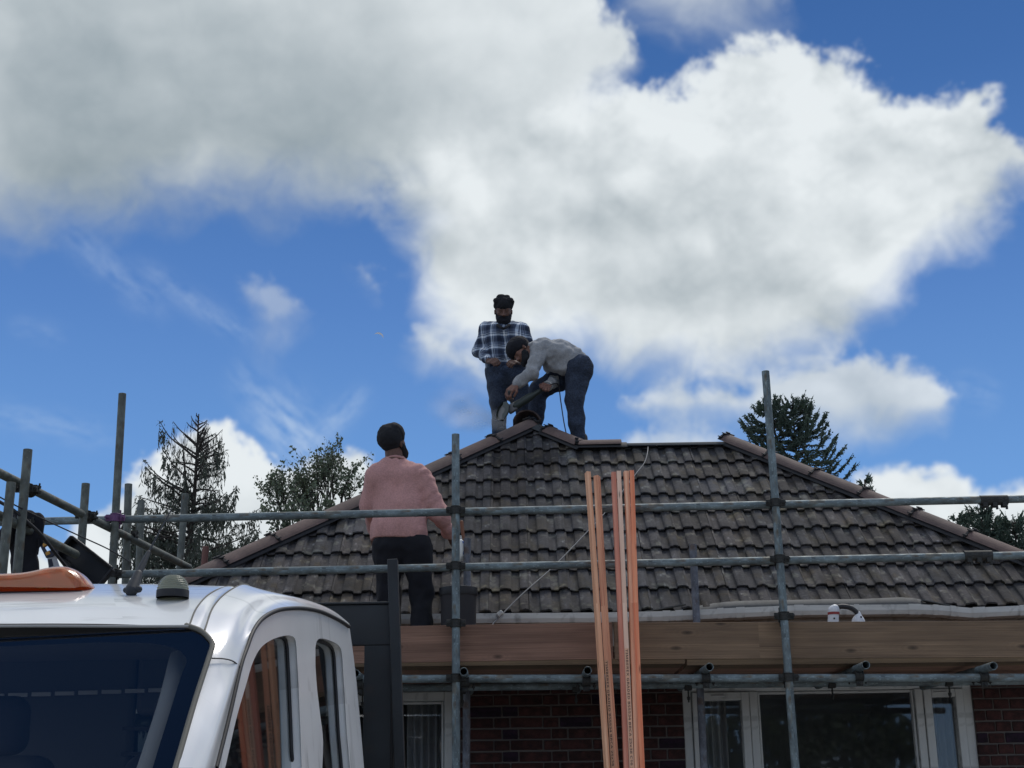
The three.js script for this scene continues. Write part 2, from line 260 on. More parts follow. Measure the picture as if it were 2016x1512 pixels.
const M = {};
{
  // galvanised scaffold tube: mottled zinc, stained, with cement splashes
  const zinc = tex(128, 512, (u, v) => { const a = vfbm(u * 6, v * 24, 24, 4), b = vfbm(u * 3 + 5, v * 9, 9, 3), s = vfbm(u * 20, v * 60, 60, 2), k = 0.60 + 0.42 * a + 0.34 * (b - 0.5) + (s > 0.60 ? 0.2 : 0), rust = clamp((vfbm(u * 4 + 9, v * 14 + 3, 14, 4) - 0.56) * 4); return [k * lerp(0.80, 0.72, rust), k * lerp(0.85, 0.64, rust), k * lerp(0.87, 0.56, rust)]; }, true, 1 / 0.15, 1);
  const zincR = tex(128, 512, (u, v) => 0.45 + 0.5 * vfbm(u * 8, v * 30, 30, 3), false, 1 / 0.15, 1);
  M.tube = std({ color: lin(0.38, 0.42, 0.42), map: zinc, roughnessMap: zincR, roughness: 1.0, metalness: 0.25 });
  M.tubeWarm = std({ color: lin(0.26, 0.255, 0.21), map: shift(zinc, 0.3, 0.4), roughnessMap: zincR, roughness: 0.9, metalness: 0.0 });
  M.tubePale = std({ color: lin(0.42, 0.40, 0.44), map: shift(zinc, 0.6, 0.1), roughness: 0.7, metalness: 0.3 });
  M.coupler = std({ color: lin(0.10, 0.09, 0.08), map: shift(zinc, 0.1, 0.7), roughness: 0.7, metalness: 0.4 });
  M.purple = std({ color: lin(0.13, 0.05, 0.14), roughness: 0.6 });
  M.bolt = std({ color: lin(0.25, 0.25, 0.25), metalness: 0.8, roughness: 0.45 });
  // sawn boards and battens
  const wood = (base, dark, knots, seed, fine = 1) => (u, v) => {
    const warp = 0.05 * (vfbm(u * 3, v * 3, 3, 3) - 0.5), y = v + warp; let g = vfbm(u * 4, y * 40 * fine, 40 * fine, 3) * 0.6 + vfbm(u * 16, y * 120, 120, 2) * 0.4, k = 0;
    for (let i = 0; i < knots; i++) { const kx = hash2(i, seed), ky = hash2(i + 7, seed), dx = Math.abs(u - kx), dy = Math.abs(v - ky), r = Math.hypot(Math.min(dx, 1 - dx) * 6, Math.min(dy, 1 - dy) * 2.2); k = Math.max(k, Math.exp(-((r / 0.07) ** 2))); g += 0.25 * Math.exp(-r * 8) * Math.sin(r * 60); }
    const blotch = vfbm(u * 5 + seed, v * 4, 20, 4), t = clamp(0.5 + (g - 0.5) * 1.15 + 1.1 * (blotch - 0.5)); return base.map((b, c) => lerp(lerp(dark[c], b, t), dark[c] * 0.45, k * 0.75));
  };
  const boardTex = tex(1024, 256, wood([0.64, 0.50, 0.42], [0.47, 0.36, 0.30], 5, 3), true, 1 / 1.9, 1 / 0.3), boardTex2 = tex(1024, 256, wood([0.62, 0.52, 0.41], [0.44, 0.365, 0.29], 6, 8), true, 1 / 2.1, 1 / 0.3);
  const boardB = tex(512, 256, (u, v) => vfbm(u * 6, v * 60, 60, 4), false, 1 / 1.9, 1 / 0.3);
  M.board = std({ color: lin(0.82, 0.80, 0.80), map: boardTex, bumpMap: boardB, bumpScale: 0.0025, roughness: 0.9 });
  M.board2 = std({ color: lin(0.80, 0.79, 0.80), map: boardTex2, bumpMap: boardB, bumpScale: 0.0025, roughness: 0.9 });
  M.boardGrey = std({ color: lin(0.62, 0.62, 0.58), map: shift(boardTex2, 0.4, 0.5), bumpMap: boardB, bumpScale: 0.002, roughness: 0.95 });
  M.battens = [[[0.98, 0.80, 0.65], [0.82, 0.58, 0.44]], [[0.96, 0.74, 0.58], [0.72, 0.46, 0.35]], [[0.90, 0.63, 0.53], [0.76, 0.49, 0.41]], [[0.95, 0.82, 0.72], [0.87, 0.71, 0.61]], [[0.98, 0.79, 0.65], [0.84, 0.56, 0.43]], [[0.96, 0.66, 0.50], [0.86, 0.47, 0.33]]]
    .map(([a, b], i) => std({ map: tex(512, 128, wood(a, b, 3, 20 + i * 3, 0.5), true, 1 / 1.6, 1 / 0.12), roughness: 0.85 }));
  M.white = std({ color: lin(0.72, 0.73, 0.72), map: tex(256, 256, (u, v) => { const d = vfbm(u * 6, v * 6, 6, 5), s = clamp((vfbm(u * 20, v * 3, 20, 4) - 0.55) * 4); const k = 0.94 - 0.16 * d - 0.2 * s; return [k, k * 0.995, k * 0.97]; }, true, 1.2, 2), roughness: 0.45 });
  M.frame = std({ color: lin(0.68, 0.71, 0.73), map: M.white.map, roughness: 0.5 });
  M.dark = std({ color: lin(0.012, 0.013, 0.015), roughness: 0.8 });
  M.black = std({ color: lin(0.018, 0.018, 0.02), roughness: 0.55 });
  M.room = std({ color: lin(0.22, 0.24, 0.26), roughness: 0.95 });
  M.glass = phy({ color: 0xffffff, roughness: 0.02, transmission: 1, thickness: 0, ior: 1.5 });
  M.curtain = std({ color: lin(0.30, 0.32, 0.33), roughness: 0.95 });
}
// ---------------------------------------------------------------- ground
{
  const asphalt = std({ color: lin(0.11, 0.108, 0.105), roughness: 0.95, map: tex(256, 256, (u, v) => { const k = 0.75 + 0.4 * (vfbm(u * 40, v * 40, 40, 3) - 0.5) + 0.2 * (vfbm(u * 4, v * 4, 4, 3) - 0.5); return [k, k, k]; }, true, 200, 200) });
  structure('ground', new THREE.PlaneGeometry(500, 500).rotateX(-Math.PI / 2), asphalt);
  const slab = std({ color: lin(0.36, 0.34, 0.31), roughness: 0.95 });
  const drive = structure('driveway', boxAt(-7, 7, 0.004, 0.03, -9.7, 2, 0), slab); drive.castShadow = false;
}

// ---------------------------------------------------------------- the house
const EAVE_Y = 2.885, EAVE_Z = -9.5, RUN = 1.9, RISE = 1.63, SL = Math.hypot(RUN, RISE);
const UP = V(0, RISE / SL, -RUN / SL), NRM = V(0, RUN / SL, RISE / SL), ROOF0 = V(0, EAVE_Y, EAVE_Z);
const roofPt = (s, t, n = 0) => V(s, EAVE_Y + UP.y * t + NRM.y * n, EAVE_Z + UP.z * t + NRM.z * n);
const T_RIDGE = 2.475, HIP_L = [-2.72, 0], APEX = [0.154, 2.872], RIDGE_A = [0.546, T_RIDGE], RIDGE_B = [1.801, T_RIDGE], HIP_R = [4.08, 0];
const WALL_Z = -10.0;
const house = thing('brick_house', 'red brick bungalow with a dark tiled hip roof behind the scaffolding', 'house', V(0.7, 0, -12));

// walls: a mortar core with separate bricks where they can be seen
{
  const mortar = std({ color: lin(0.13, 0.115, 0.105), roughness: 0.98 });
  const wins = [{ x0: -1.9, x1: -0.44, y0: 0.9, y1: 2.44 }, { x0: 1.14, x1: 3.135, y0: 0.9, y1: 2.47 }];   // openings in the front
  const X0 = -2.35, X1 = 3.75, Y1 = 2.78;
  const core = [], z1 = WALL_Z - 0.01, z0 = WALL_Z - 0.24;
  let x = X0; for (const w of wins) { core.push(boxAt(x, w.x0, 0, Y1, z0, z1, 0), boxAt(w.x0, w.x1, 0, w.y0, z0, z1, 0), boxAt(w.x0, w.x1, w.y1, Y1, z0, z1, 0)); x = w.x1; }
  core.push(boxAt(x, X1, 0, Y1, z0, z1, 0), boxAt(X0, X0 + 0.24, 0, Y1, -16.5, z0, 0), boxAt(X1 - 0.24, X1, 0, Y1, -14, z0, 0), boxAt(X0, X1, 0, 0.02, -14, z0, 0));
  const wall = part('wall', plain(core), mortar, house);
  const R = rng(11), brickMats = [];
  const grain = tex(256, 256, (u, v) => { const a = vfbm(u * 8, v * 8, 8, 5), b = vfbm(u * 50, v * 50, 50, 2); const k = 0.62 + 0.5 * (a - 0.5) + 0.3 * (b - 0.5); return [k, k, k]; }, true, 4, 4), bump = tex(128, 128, (u, v) => vfbm(u * 24, v * 24, 24, 3), false, 6, 6);
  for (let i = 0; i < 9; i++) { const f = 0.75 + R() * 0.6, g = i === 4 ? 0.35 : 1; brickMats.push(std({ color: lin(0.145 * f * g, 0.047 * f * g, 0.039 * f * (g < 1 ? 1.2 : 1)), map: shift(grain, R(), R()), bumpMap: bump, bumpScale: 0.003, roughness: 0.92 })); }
  const shapes = { s: [0, 1, 2].map(() => box(0.215, 0.0635, 0.1, 0.004)), h: [0, 1].map(() => box(0.1025, 0.0635, 0.1, 0.004)) };
  const custom = new Map();
  for (let row = 0; row < 17; row++) {
    const y = 2.745 - row * 0.075; let k = row % 2, xx = X0 - 0.1125 * 0 - (row % 2 ? 0.17 : 0);
    while (xx < X1) {
      const long = k % 2 === 0, w = long ? 0.215 : 0.1025; let a = xx, b = xx + w; k++; xx += w + 0.01;
      let pieces = [[Math.max(a, X0), Math.min(b, X1)]];
      for (const o of wins) if (y > o.y0 && y < o.y1 + 0.03) pieces = pieces.flatMap(([p, q]) => q <= o.x0 || p >= o.x1 ? [[p, q]] : [[p, Math.min(q, o.x0)], [Math.max(p, o.x1), q]].filter(([m, n]) => n - m > 0.02));
      for (const [p, q] of pieces) {
        if (q - p < 0.02) continue;
        const len = +(q - p).toFixed(3); let g = Math.abs(len - w) < 0.002 ? (long ? shapes.s[Math.floor(R() * 3)] : shapes.h[Math.floor(R() * 2)]) : custom.get(len);
        if (!g) custom.set(len, g = box(len, 0.0635, 0.1, 0.004));
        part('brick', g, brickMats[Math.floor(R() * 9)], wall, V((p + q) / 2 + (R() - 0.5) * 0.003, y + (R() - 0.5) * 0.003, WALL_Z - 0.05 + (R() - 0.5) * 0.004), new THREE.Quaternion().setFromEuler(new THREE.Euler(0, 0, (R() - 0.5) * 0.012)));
      }
    }
  }
  // the two windows, with a dark room behind each
  const bar = (g, n, x0, x1, y0, y1, z0, z1, m = M.frame) => part(n, boxAt(x0, x1, y0, y1, z0, z1, 0.006), m, g);
  const win = (w, mullions, sashes) => {
    const f = 0.062, zb = WALL_Z - 0.09, zf = WALL_Z - 0.02, g = part('window', plain([boxAt(w.x0, w.x0 + f, w.y0, w.y1, zb, zf, 0.006), boxAt(w.x1 - f, w.x1, w.y0, w.y1, zb, zf, 0.006), boxAt(w.x0 + f, w.x1 - f, w.y1 - f, w.y1, zb, zf, 0.006), boxAt(w.x0 + f, w.x1 - f, w.y0, w.y0 + f, zb, zf, 0.006)]), M.frame, house);
    for (const [a, b] of mullions) bar(g, 'mullion', a, b, w.y0 + f, w.y1 - f, zb + 0.004, zf + 0.012);
    for (const [a, b, open] of sashes) {
      const y0 = w.y0 + f, y1 = w.y1 - f, t = open ? 0.058 : 0.02, zs = open ? zf + 0.022 : zf - 0.012;
      part('sash', plain([boxAt(a + 0.003, a + t, y0 + 0.003, y1 - 0.003, zb + 0.01, zs, 0.006), boxAt(b - t, b - 0.003, y0 + 0.003, y1 - 0.003, zb + 0.01, zs, 0.006), boxAt(a + t, b - t, y1 - t, y1 - 0.003, zb + 0.01, zs, 0.006), boxAt(a + t, b - t, y0 + 0.003, y0 + t, zb + 0.01, zs, 0.006)]), M.frame, g);
      part('pane', boxAt(a + t - 0.006, b - t + 0.006, y0 + t - 0.006, y1 - t + 0.006, zb + 0.03, zb + 0.034, 0), M.glass, g);
      if (open) part('trickle_vent', box(0.09, 0.012, 0.012, 0.004), M.frame, g, V((a + b) / 2 - 0.02, y1 - t / 2, zs + 0.006));
    }
    part('sill', boxAt(w.x0 - 0.05, w.x1 + 0.05, w.y0 - 0.04, w.y0 - 0.002, zb - 0.05, WALL_Z + 0.06, 0.006), M.frame, g);
    const cx = [], R2 = rng(w.x0 * 100 + 900);
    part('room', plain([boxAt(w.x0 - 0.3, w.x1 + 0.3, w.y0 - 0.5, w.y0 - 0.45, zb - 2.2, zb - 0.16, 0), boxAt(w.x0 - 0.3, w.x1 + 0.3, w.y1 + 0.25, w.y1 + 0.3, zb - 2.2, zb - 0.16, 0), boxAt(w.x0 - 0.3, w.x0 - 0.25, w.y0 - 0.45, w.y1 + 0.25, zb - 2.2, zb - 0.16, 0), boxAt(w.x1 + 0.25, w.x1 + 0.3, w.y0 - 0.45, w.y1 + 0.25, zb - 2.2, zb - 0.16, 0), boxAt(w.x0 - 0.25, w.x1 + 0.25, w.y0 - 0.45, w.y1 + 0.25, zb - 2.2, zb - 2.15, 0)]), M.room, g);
    for (const [a, b] of [[w.x0 + 0.02, w.x0 + 0.34], [w.x1 - 0.34, w.x1 - 0.02]]) {   // drawn-back curtain, pleated
      const pos = [], uv = [], idx = []; for (let i = 0; i <= 36; i++) { const u = i / 36, xq = lerp(a, b, u), zq = zb - 0.24 + 0.03 * Math.sin(u * 40 + R2()); for (const yq of [w.y0 - 0.3, w.y1 + 0.1]) { pos.push(xq, yq, zq); uv.push(u, yq); } if (i) { const q = 2 * i; idx.push(q - 2, q, q - 1, q - 1, q, q + 1); } }
      part('curtain', triGeo(pos, uv, idx), M.curtain, g);
    }
  };
  win(wins[0], [[-1.2, -1.13]], [[-1.838, -1.2, true], [-1.13, -0.502, false]]);
  win(wins[1], [[1.6, 1.655], [2.74, 2.795]], [[1.202, 1.6, true], [1.655, 2.74, false], [2.795, 3.073, true]]);
  // downpipe beside the bay
  part('downpipe', new THREE.CylinderGeometry(0.021, 0.021, 2.6, 16).translate(0.745, 1.42, -9.9), M.frame, house);
}

// eaves: soffit, fascia, gutter
{
  const soffit = std({ color: lin(0.5, 0.49, 0.47), roughness: 0.8 }), fascia = std({ color: lin(0.42, 0.385, 0.36), roughness: 0.8, map: M.white.map });
  part('soffit', boxAt(-2.6, 3.95, 2.69, 2.705, -10.02, -9.535, 0), soffit, house);
  part('fascia', boxAt(-2.62, 3.97, 2.672, 2.86, -9.533, -9.51, 0.003), fascia, house);
  const px = [[-60, 1232], [780, 1211], [1180, 1208], [1320, 1205], [1420, 1200], [1560, 1194], [1800, 1192], [1850, 1194], [1905, 1199], [2016, 1194], [2200, 1192]].map(([a, b]) => P(a, b, 9.42));
  const prof = [[-0.055, 0.0], [-0.055, -0.035], [-0.045, -0.062], [-0.012, -0.068], [0.04, -0.068], [0.052, -0.03], [0.052, 0.0], [0.047, 0.0], [0.046, -0.028], [0.036, -0.062], [-0.010, -0.062], [-0.041, -0.056], [-0.05, -0.032], [-0.05, 0.0], [-0.055, 0.0]];
  const gutter = new THREE.Group(); gutter.name = 'gutter'; house.add(gutter); origin.set(gutter, origin.get(house).clone());
  const length = (a, b, grow, name, m) => {
    const pos = [], uv = [], idx = [], n = prof.length;
    for (const [k, e] of [[0, a], [1, b]]) for (const [z, y] of prof) { pos.push(e.x, e.y + (y + 0.034) * grow - 0.034, e.z - z * grow); uv.push(k ? a.distanceTo(b) : 0, z + y * 3); }
    for (let i = 0; i + 1 < n; i++) idx.push(i, i + 1, n + i, n + i, i + 1, n + i + 1);
    part(name, triGeo(pos, uv, idx).toNonIndexed(), m, gutter).geometry.computeVertexNormals();
  };
  for (let i = 0; i + 1 < px.length; i++) length(px[i], px[i + 1], 1, 'gutter_length', M.white);
  const along = (x) => { for (let i = 0; i + 1 < px.length; i++) if (x <= px[i + 1].x) return px[i].clone().lerp(px[i + 1], (x - px[i].x) / (px[i + 1].x - px[i].x)); return px[px.length - 1]; };
  for (const [p, w] of [[1180, 0.035], [1310, 0.025], [1335, 0.025], [1455, 0.028], [1416, 0.02], [1570, 0.03], [1683, 0.016], [1797, 0.04], [1838, 0.018], [1872, 0.018], [1922, 0.04], [2008, 0.02], [700, 0.03]]) { const x = P(p, 1200, 9.42).x; length(along(x - w), along(x + w), 1.09, 'gutter_union', M.white); }
  // loose grey underlay hanging over the gutter and two slipped eaves strips
  const felt = std({ color: lin(0.10, 0.104, 0.108), roughness: 0.7, map: M.white.map });
  { const pts = [[1375, 1192], [1430, 1184], [1560, 1180], [1700, 1178], [1795, 1176], [1830, 1184], [1885, 1194]].map(([a, b]) => P(a, b, 9.47)), pos = [], uv = [], idx = [];
    const c = new THREE.CatmullRomCurve3(pts), R = rng(5); for (let i = 0; i <= 60; i++) { const u = i / 60, p = c.getPoint(u); const w = 0.008 * n3(u * 14, 1, 2); pos.push(p.x, p.y + 0.004 * n3(u * 25, 4, 1), p.z - 0.02 + w, p.x, p.y - 0.035, p.z + 0.03 + w * 1.5, p.x, p.y - 0.075 + 0.01 * n3(u * 9, 3, 3), p.z + 0.042 + w); uv.push(u * 2, 0, u * 2, 0.05, u * 2, 0.1); if (i) for (const o of [0, 1]) { const q = 3 * i + o; idx.push(q - 3, q - 2, q, q, q - 2, q + 1); } }
    part('underlay_strip', triGeo(pos, uv, idx), felt, gutter); }
  for (const [a, b] of [[P(1268, 1205, 9.47), P(1350, 1190, 9.43)], [P(1815, 1182, 9.44), P(1925, 1204, 9.46)]]) part('eaves_strip', boxUV(new THREE.BoxGeometry(a.distanceTo(b), 0.006, 0.05)), felt, gutter, a.clone().lerp(b, 0.5), new THREE.Quaternion().setFromUnitVectors(V(1, 0, 0), b.clone().sub(a).normalize()));
}

// the roof: tiles, hips and ridge
{
  const deck = std({ color: lin(0.012, 0.012, 0.013), roughness: 0.9 });
  const L = roofPt(...HIP_L, -0.01), A = roofPt(...APEX, -0.01), B0 = roofPt(...RIDGE_A, -0.01), B1 = roofPt(...RIDGE_B, -0.01), Rr = roofPt(...HIP_R, -0.01);
  const A2 = V(A.x, A.y, -15.2), L2 = V(L.x, L.y, -17), R2 = V(Rr.x, Rr.y, -13.4), K = V(A.x + 2.6, L.y, -17), Q = V(B0.x + 0.1, B0.y - 1.5, -13.4);
  const faces = [[L, Rr, B1], [L, B1, B0], [L, B0, A], [L, A, A2], [L, A2, L2], [Rr, R2, B1], [B0, B1, R2], [B0, R2, Q], [A, B0, Q], [A, Q, A2], [Q, K, A2]];
  const pos = [], uv = []; for (const f of faces) for (const p of f) { pos.push(p.x, p.y, p.z); uv.push(p.x + p.z, p.y); }
  const roof = part('roof', triGeo(pos, uv), deck, house);

  // weathered concrete tiles: two rolls to a tile, lichen and soot in the surface
  const skin = tex(512, 512, (u, v) => {
    const a = vfbm(u * 5, v * 5, 5, 5), b = vfbm(u * 60, v * 60, 60, 2), streak = vfbm(u * 44, v * 5, 44, 3), lich = clamp((vfbm(u * 16 + 3, v * 16, 16, 4) - 0.56) * 7), soot = clamp((vfbm(u * 7, v * 9 + 2, 63, 4) - 0.5) * 3), ochre = clamp((vfbm(u * 11 + 7, v * 7 + 1, 77, 4) - 0.52) * 5);
    let k = 0.335 + 0.16 * (a - 0.5) + 0.10 * (b - 0.5) + 0.16 * (streak - 0.5); k *= 1 - 0.42 * soot; const pale = clamp((vfbm(u * 30, v * 12, 60, 3) - 0.60) * 5) * 0.16;
    return [k * lerp(1.0, 1.05, ochre) + lich * 0.15 + pale, k * lerp(0.95, 0.93, ochre) + lich * 0.15 + pale, k * lerp(0.93, 0.76, ochre) + lich * 0.11 + pale];
  }, true, 1 / 0.9, 1 / 0.9);
  const skinB = tex(256, 256, (u, v) => 0.6 * vfbm(u * 40, v * 40, 40, 3) + 0.4 * vfbm(u * 9, v * 9, 9, 3), false, 1 / 0.45, 1 / 0.45);
  const RT = rng(77), tileMats = [];
  for (let i = 0; i < 14; i++) { const f = 0.70 + RT() * 0.66, w = (RT() - 0.5) * 0.14; tileMats.push(std({ color: lin(0.58 * f * (1 + w), 0.595 * f, 0.64 * f * (1 - w)), map: shift(skin, RT(), RT()), bumpMap: skinB, bumpScale: 0.004, roughness: 0.93 })); }
  const ROLL = 0.1345, COVER = ROLL * 2, GAUGE = 0.27;
  const prof = (u) => { u = ((u % 1) + 1) % 1; const r = 0.0225; return u < 0.045 ? r * 0.8 * sstep(0, 0.045, u) : u < 0.57 ? r * (0.8 + 0.2 * Math.sin((u - 0.045) / 0.525 * Math.PI)) : u < 0.63 ? r * 0.8 * (1 - sstep(0.57, 0.63, u)) : 0; };
  const cols = [...new Set([0.48, 0.57, 0.60, 0.63, 0.82, 0.999, 1.022, 1.045, 1.18, 1.31, 1.44, 1.57, 1.6, 1.63, 1.82, 1.999, 2.022, 2.045, 2.18, 2.31, 2.44, 2.468])];
  const tileGeo = (seed, s0, t0, top) => {                         // in roof coordinates: s across, n off the roof, t up the slope; stored as x, y, z
    const R = rng(seed * 97 + 5), pos = [], uv = [], idx = [], lift = (R() - 0.5) * 0.009, skew = (R() - 0.5) * 0.012, chips = cols.map(() => (R() < 0.12 ? R() * 0.012 : R() * 0.003));
    const rows = [[0.004, -0.013], [0.0, -0.004], [0.006, 0.0], [0.14, 0.0], [top, 0.0]];
    rows.forEach(([t, dn], j) => cols.forEach((c, i) => {
      const x = (c - 0.48) * ROLL, f = t / (GAUGE + 0.03), n = lerp(0.030 + lift, 0.005, f) + prof(c) * (dn < -0.01 ? 0.9 : 1) + dn + skew * (x / COVER - 0.5) * (1 - f) + 0.0015 * n3(x * 30 + seed, t * 20, 1);
      const tt = t + (j < 3 ? chips[i] : 0); pos.push(x + s0, n, -(tt + t0)); uv.push(x + s0 + seed * 0.37, tt + t0);
      if (i && j) { const q = j * cols.length + i; idx.push(q - 1 - cols.length, q - cols.length, q - 1, q - 1, q - cols.length, q); }
    }));
    return triGeo(pos, uv, idx);
  };
  const basis = new THREE.Matrix4().makeBasis(V(1, 0, 0), NRM, UP.clone().negate()), turn = new THREE.Quaternion().setFromRotationMatrix(basis);
  const protos = [0, 1, 2, 3, 4, 5].map((i) => tileGeo(i, 0, 0, GAUGE + 0.03));
  const side = (a, b, s, t) => ((b[0] - a[0]) * (t - a[1]) - (b[1] - a[1]) * (s - a[0])) / Math.hypot(b[0] - a[0], b[1] - a[1]);
  const inL = (s, t) => -side(HIP_L, APEX, s, t) - 0.02, inR = (s, t) => side(HIP_R, RIDGE_B, s, t) - 0.02;
  const inTop = (s, t) => s > RIDGE_A[0] ? T_RIDGE - 0.01 - t : -side(APEX, RIDGE_A, s, t) - 0.01;
  const jit = rng(4); let made = 0;
  for (let row = 0; row < 11; row++) {
    const t0 = row * GAUGE - 0.015 + (jit() - 0.5) * 0.004, wob = (jit() - 0.5) * 0.008;
    for (let j = -14; j < 16; j++) {
      const s0 = 0.361 + j * COVER + wob, seed = row * 50 + j;
      const corners = [[s0, t0], [s0 + COVER, t0], [s0, t0 + 0.3], [s0 + COVER, t0 + 0.3]], ok = (f) => corners.map(([s, t]) => f(s, t));
      const l = ok(inL), r = ok(inR), p = ok(inTop); if (Math.max(...l) < 0 || Math.max(...r) < 0 || Math.max(...p) < 0) continue;
      const mat = tileMats[Math.floor(jit() * 14)];
      if (Math.min(...l) > 0 && Math.min(...r) > 0 && Math.min(...p) > 0) { const slip = jit() < 0.05 ? -0.03 * jit() : 0; part('roof_tile', protos[Math.floor(jit() * 6)], mat, roof, roofPt(s0 + (jit() - 0.5) * 0.004, t0 + slip + (jit() - 0.5) * 0.004, 0), turn); continue; }
      let g = tileGeo(seed + 200, s0, t0, GAUGE + 0.03);
      if (Math.min(...l) <= 0) g = clipGeo(g, (q) => inL(q[0], -q[2])); if (g && Math.min(...r) <= 0) g = clipGeo(g, (q) => inR(q[0], -q[2])); if (g && Math.min(...p) <= 0) g = clipGeo(g, (q) => inTop(q[0], -q[2]));
      if (g) { g.computeBoundingBox(); const c = g.boundingBox.min.clone(); g.translate(-c.x, -c.y, -c.z); part('roof_tile', g, mat, roof, roofPt(c.x, -c.z, c.y), turn); }
    }
  }
  // hip and ridge caps: brown third-round tiles with dark plastic unions between them
  const capTex = tex(256, 256, (u, v) => { const a = vfbm(u * 6, v * 6, 6, 5), b = vfbm(u * 50, v * 50, 50, 2), k = 0.86 + 0.26 * (a - 0.5) + 0.14 * (b - 0.5); return [k, k * 0.99, k * 0.985]; }, true, 2, 2);
  const caps = [0, 1, 2, 3].map((i) => std({ color: lin(0.150 + 0.012 * i, 0.108 + 0.006 * i, 0.098 + 0.004 * i), map: shift(capTex, i * 0.27, i * 0.4), roughness: 0.82 }));
  const roll = std({ color: lin(0.016, 0.016, 0.018), roughness: 0.75 }), leadGrey = std({ color: lin(0.045, 0.05, 0.053), roughness: 0.95 });
  const arc = (len, r, th, ang, seg = 12, r2 = r) => {            // a curved shell along +z
    const pos = [], uv = [], idx = []; let k = 0; const ring = [];
    for (let i = 0; i <= seg; i++) { const a = lerp(-ang, ang, i / seg); ring.push([Math.sin(a), Math.cos(a) - Math.cos(ang), r]); } for (let i = seg; i >= 0; i--) { const a = lerp(-ang, ang, i / seg); ring.push([Math.sin(a), Math.cos(a) - Math.cos(ang), r - th]); }
    const n = ring.length; const zs = [0, 0.004, len - 0.004, len];
    zs.forEach((z, q) => ring.forEach(([x, y, rr]) => { const s = (q === 0 || q === 3 ? -0.003 : 0) + lerp(rr, rr * r2 / r, q / 3); pos.push(x * s, y * s, z); uv.push(x * 0.2, z); }));
    for (let q = 0; q < 3; q++) for (let i = 0; i < n; i++) { const a = q * n + i, b = q * n + (i + 1) % n; idx.push(a, b, a + n, b, b + n, a + n); }
    for (const q of [0, 3]) for (let i = 0; i < seg; i++) { const a = q * n + i, b = a + 1, c = q * n + n - 1 - i, d = c - 1; q ? idx.push(a, c, b, b, c, d) : idx.push(a, b, c, b, d, c); }
    return triGeo(pos, uv, idx).toNonIndexed();
  };
  const RC = rng(31);
  const run = (a, b, up, first, n, len = 0.45, drop = 0.0) => {     // caps from a towards b
    const dir = b.clone().sub(a).normalize(), x = up.clone().cross(dir).normalize(), y = dir.clone().cross(x).normalize(), q = new THREE.Quaternion().setFromRotationMatrix(new THREE.Matrix4().makeBasis(x, y, dir));
    const total = a.distanceTo(b);
    part('hip_roll', arc(total, 0.135, 0.012, 1.02, 8), roll, roof, a.clone().addScaledVector(y, -0.018 + drop), q);
    for (let i = 0, d = first; i < n && d < total; i++, d += len) {
      const l = Math.min(len - 0.006, total - d + 0.02); if (l < 0.05) break;
      const g = arc(l, 0.128, 0.014, 1.0); g.computeVertexNormals();
      const tilt = q.clone().multiply(new THREE.Quaternion().setFromEuler(new THREE.Euler((RC() - 0.5) * 0.012, (RC() - 0.5) * 0.02, (RC() - 0.5) * 0.05)));
      part('ridge_tile', g, caps[Math.floor(RC() * 4)], roof, a.clone().addScaledVector(dir, d).addScaledVector(y, 0.012 + drop), tilt);
      const u = [arc(0.018, 0.137, 0.02, 1.04, 14)]; for (let k = 0; k < 5; k++) { const w = lerp(-0.8, 0.8, k / 4) + (RC() - 0.5) * 0.2; u.push(new THREE.BoxGeometry(0.025 + RC() * 0.02, 0.006 + RC() * 0.006, 0.03).translate(Math.sin(w) * 0.137, (Math.cos(w) - Math.cos(1.04)) * 0.137 + 0.003, 0.01)); }
      part('ridge_union', plain(u), roll, roof, a.clone().addScaledVector(dir, d - 0.012).addScaledVector(y, 0.013 + drop), q);
    }
  };
  const Lt = roofPt(...HIP_L, 0.02), At = roofPt(...APEX, 0.02), B0t = roofPt(...RIDGE_A, 0.02), B1t = roofPt(...RIDGE_B, 0.02), Rt = roofPt(...HIP_R, 0.02);
  const sideN = (p, q, r) => q.clone().sub(p).cross(r.clone().sub(p)).normalize();
  const upL = NRM.clone().add(sideN(Lt, At, V(At.x, At.y, -15)).multiplyScalar(Math.sign(sideN(Lt, At, V(At.x, At.y, -15)).y))).normalize();
  const upR = V(-upL.x, upL.y, upL.z);
  run(At, Lt, upL, 0.0, 9);
  run(B1t, Rt, upR, -0.06, 8);
  const upG = NRM.clone().add(V(0.5, 0.85, -0.2)).normalize();
  { const d = B0t.clone().sub(At); run(At.clone().addScaledVector(d, 0.33), B0t.clone().addScaledVector(d, 0.12), upG, 0.02, 1, 0.38);
    const x = upG.clone().cross(d.clone().normalize()).normalize(); const q = new THREE.Quaternion().setFromRotationMatrix(new THREE.Matrix4().makeBasis(x, d.clone().normalize().cross(x), d.clone().normalize()));
    part('bare_hip_strip', arc(d.length() * 0.42, 0.12, 0.01, 0.95), leadGrey, roof, At.clone().addScaledVector(d, -0.02), q); }
  run(B0t.clone().add(V(-0.02, 0.015, 0)), B0t.clone().lerp(B1t, 0.31).add(V(0, 0.015, 0)), V(0, 1, 0), 0.0, 1, 0.37, -0.03);
  part('ridge_roll', arc(B0t.distanceTo(B1t) * 0.72, 0.11, 0.01, 0.9).rotateY(Math.PI / 2), leadGrey, roof, B0t.clone().lerp(B1t, 0.3).add(V(0, -0.018, 0)));
  // the ridge that runs back from the apex, its first tile standing proud
  for (let i = 0; i < 7; i++) part('ridge_tile', arc(0.444, 0.128, 0.014, 1.25).rotateY(Math.PI), caps[i % 4], roof, V(At.x - 0.03, At.y + (i ? 0.02 : 0.085), At.z - 0.06 - i * 0.45));
}
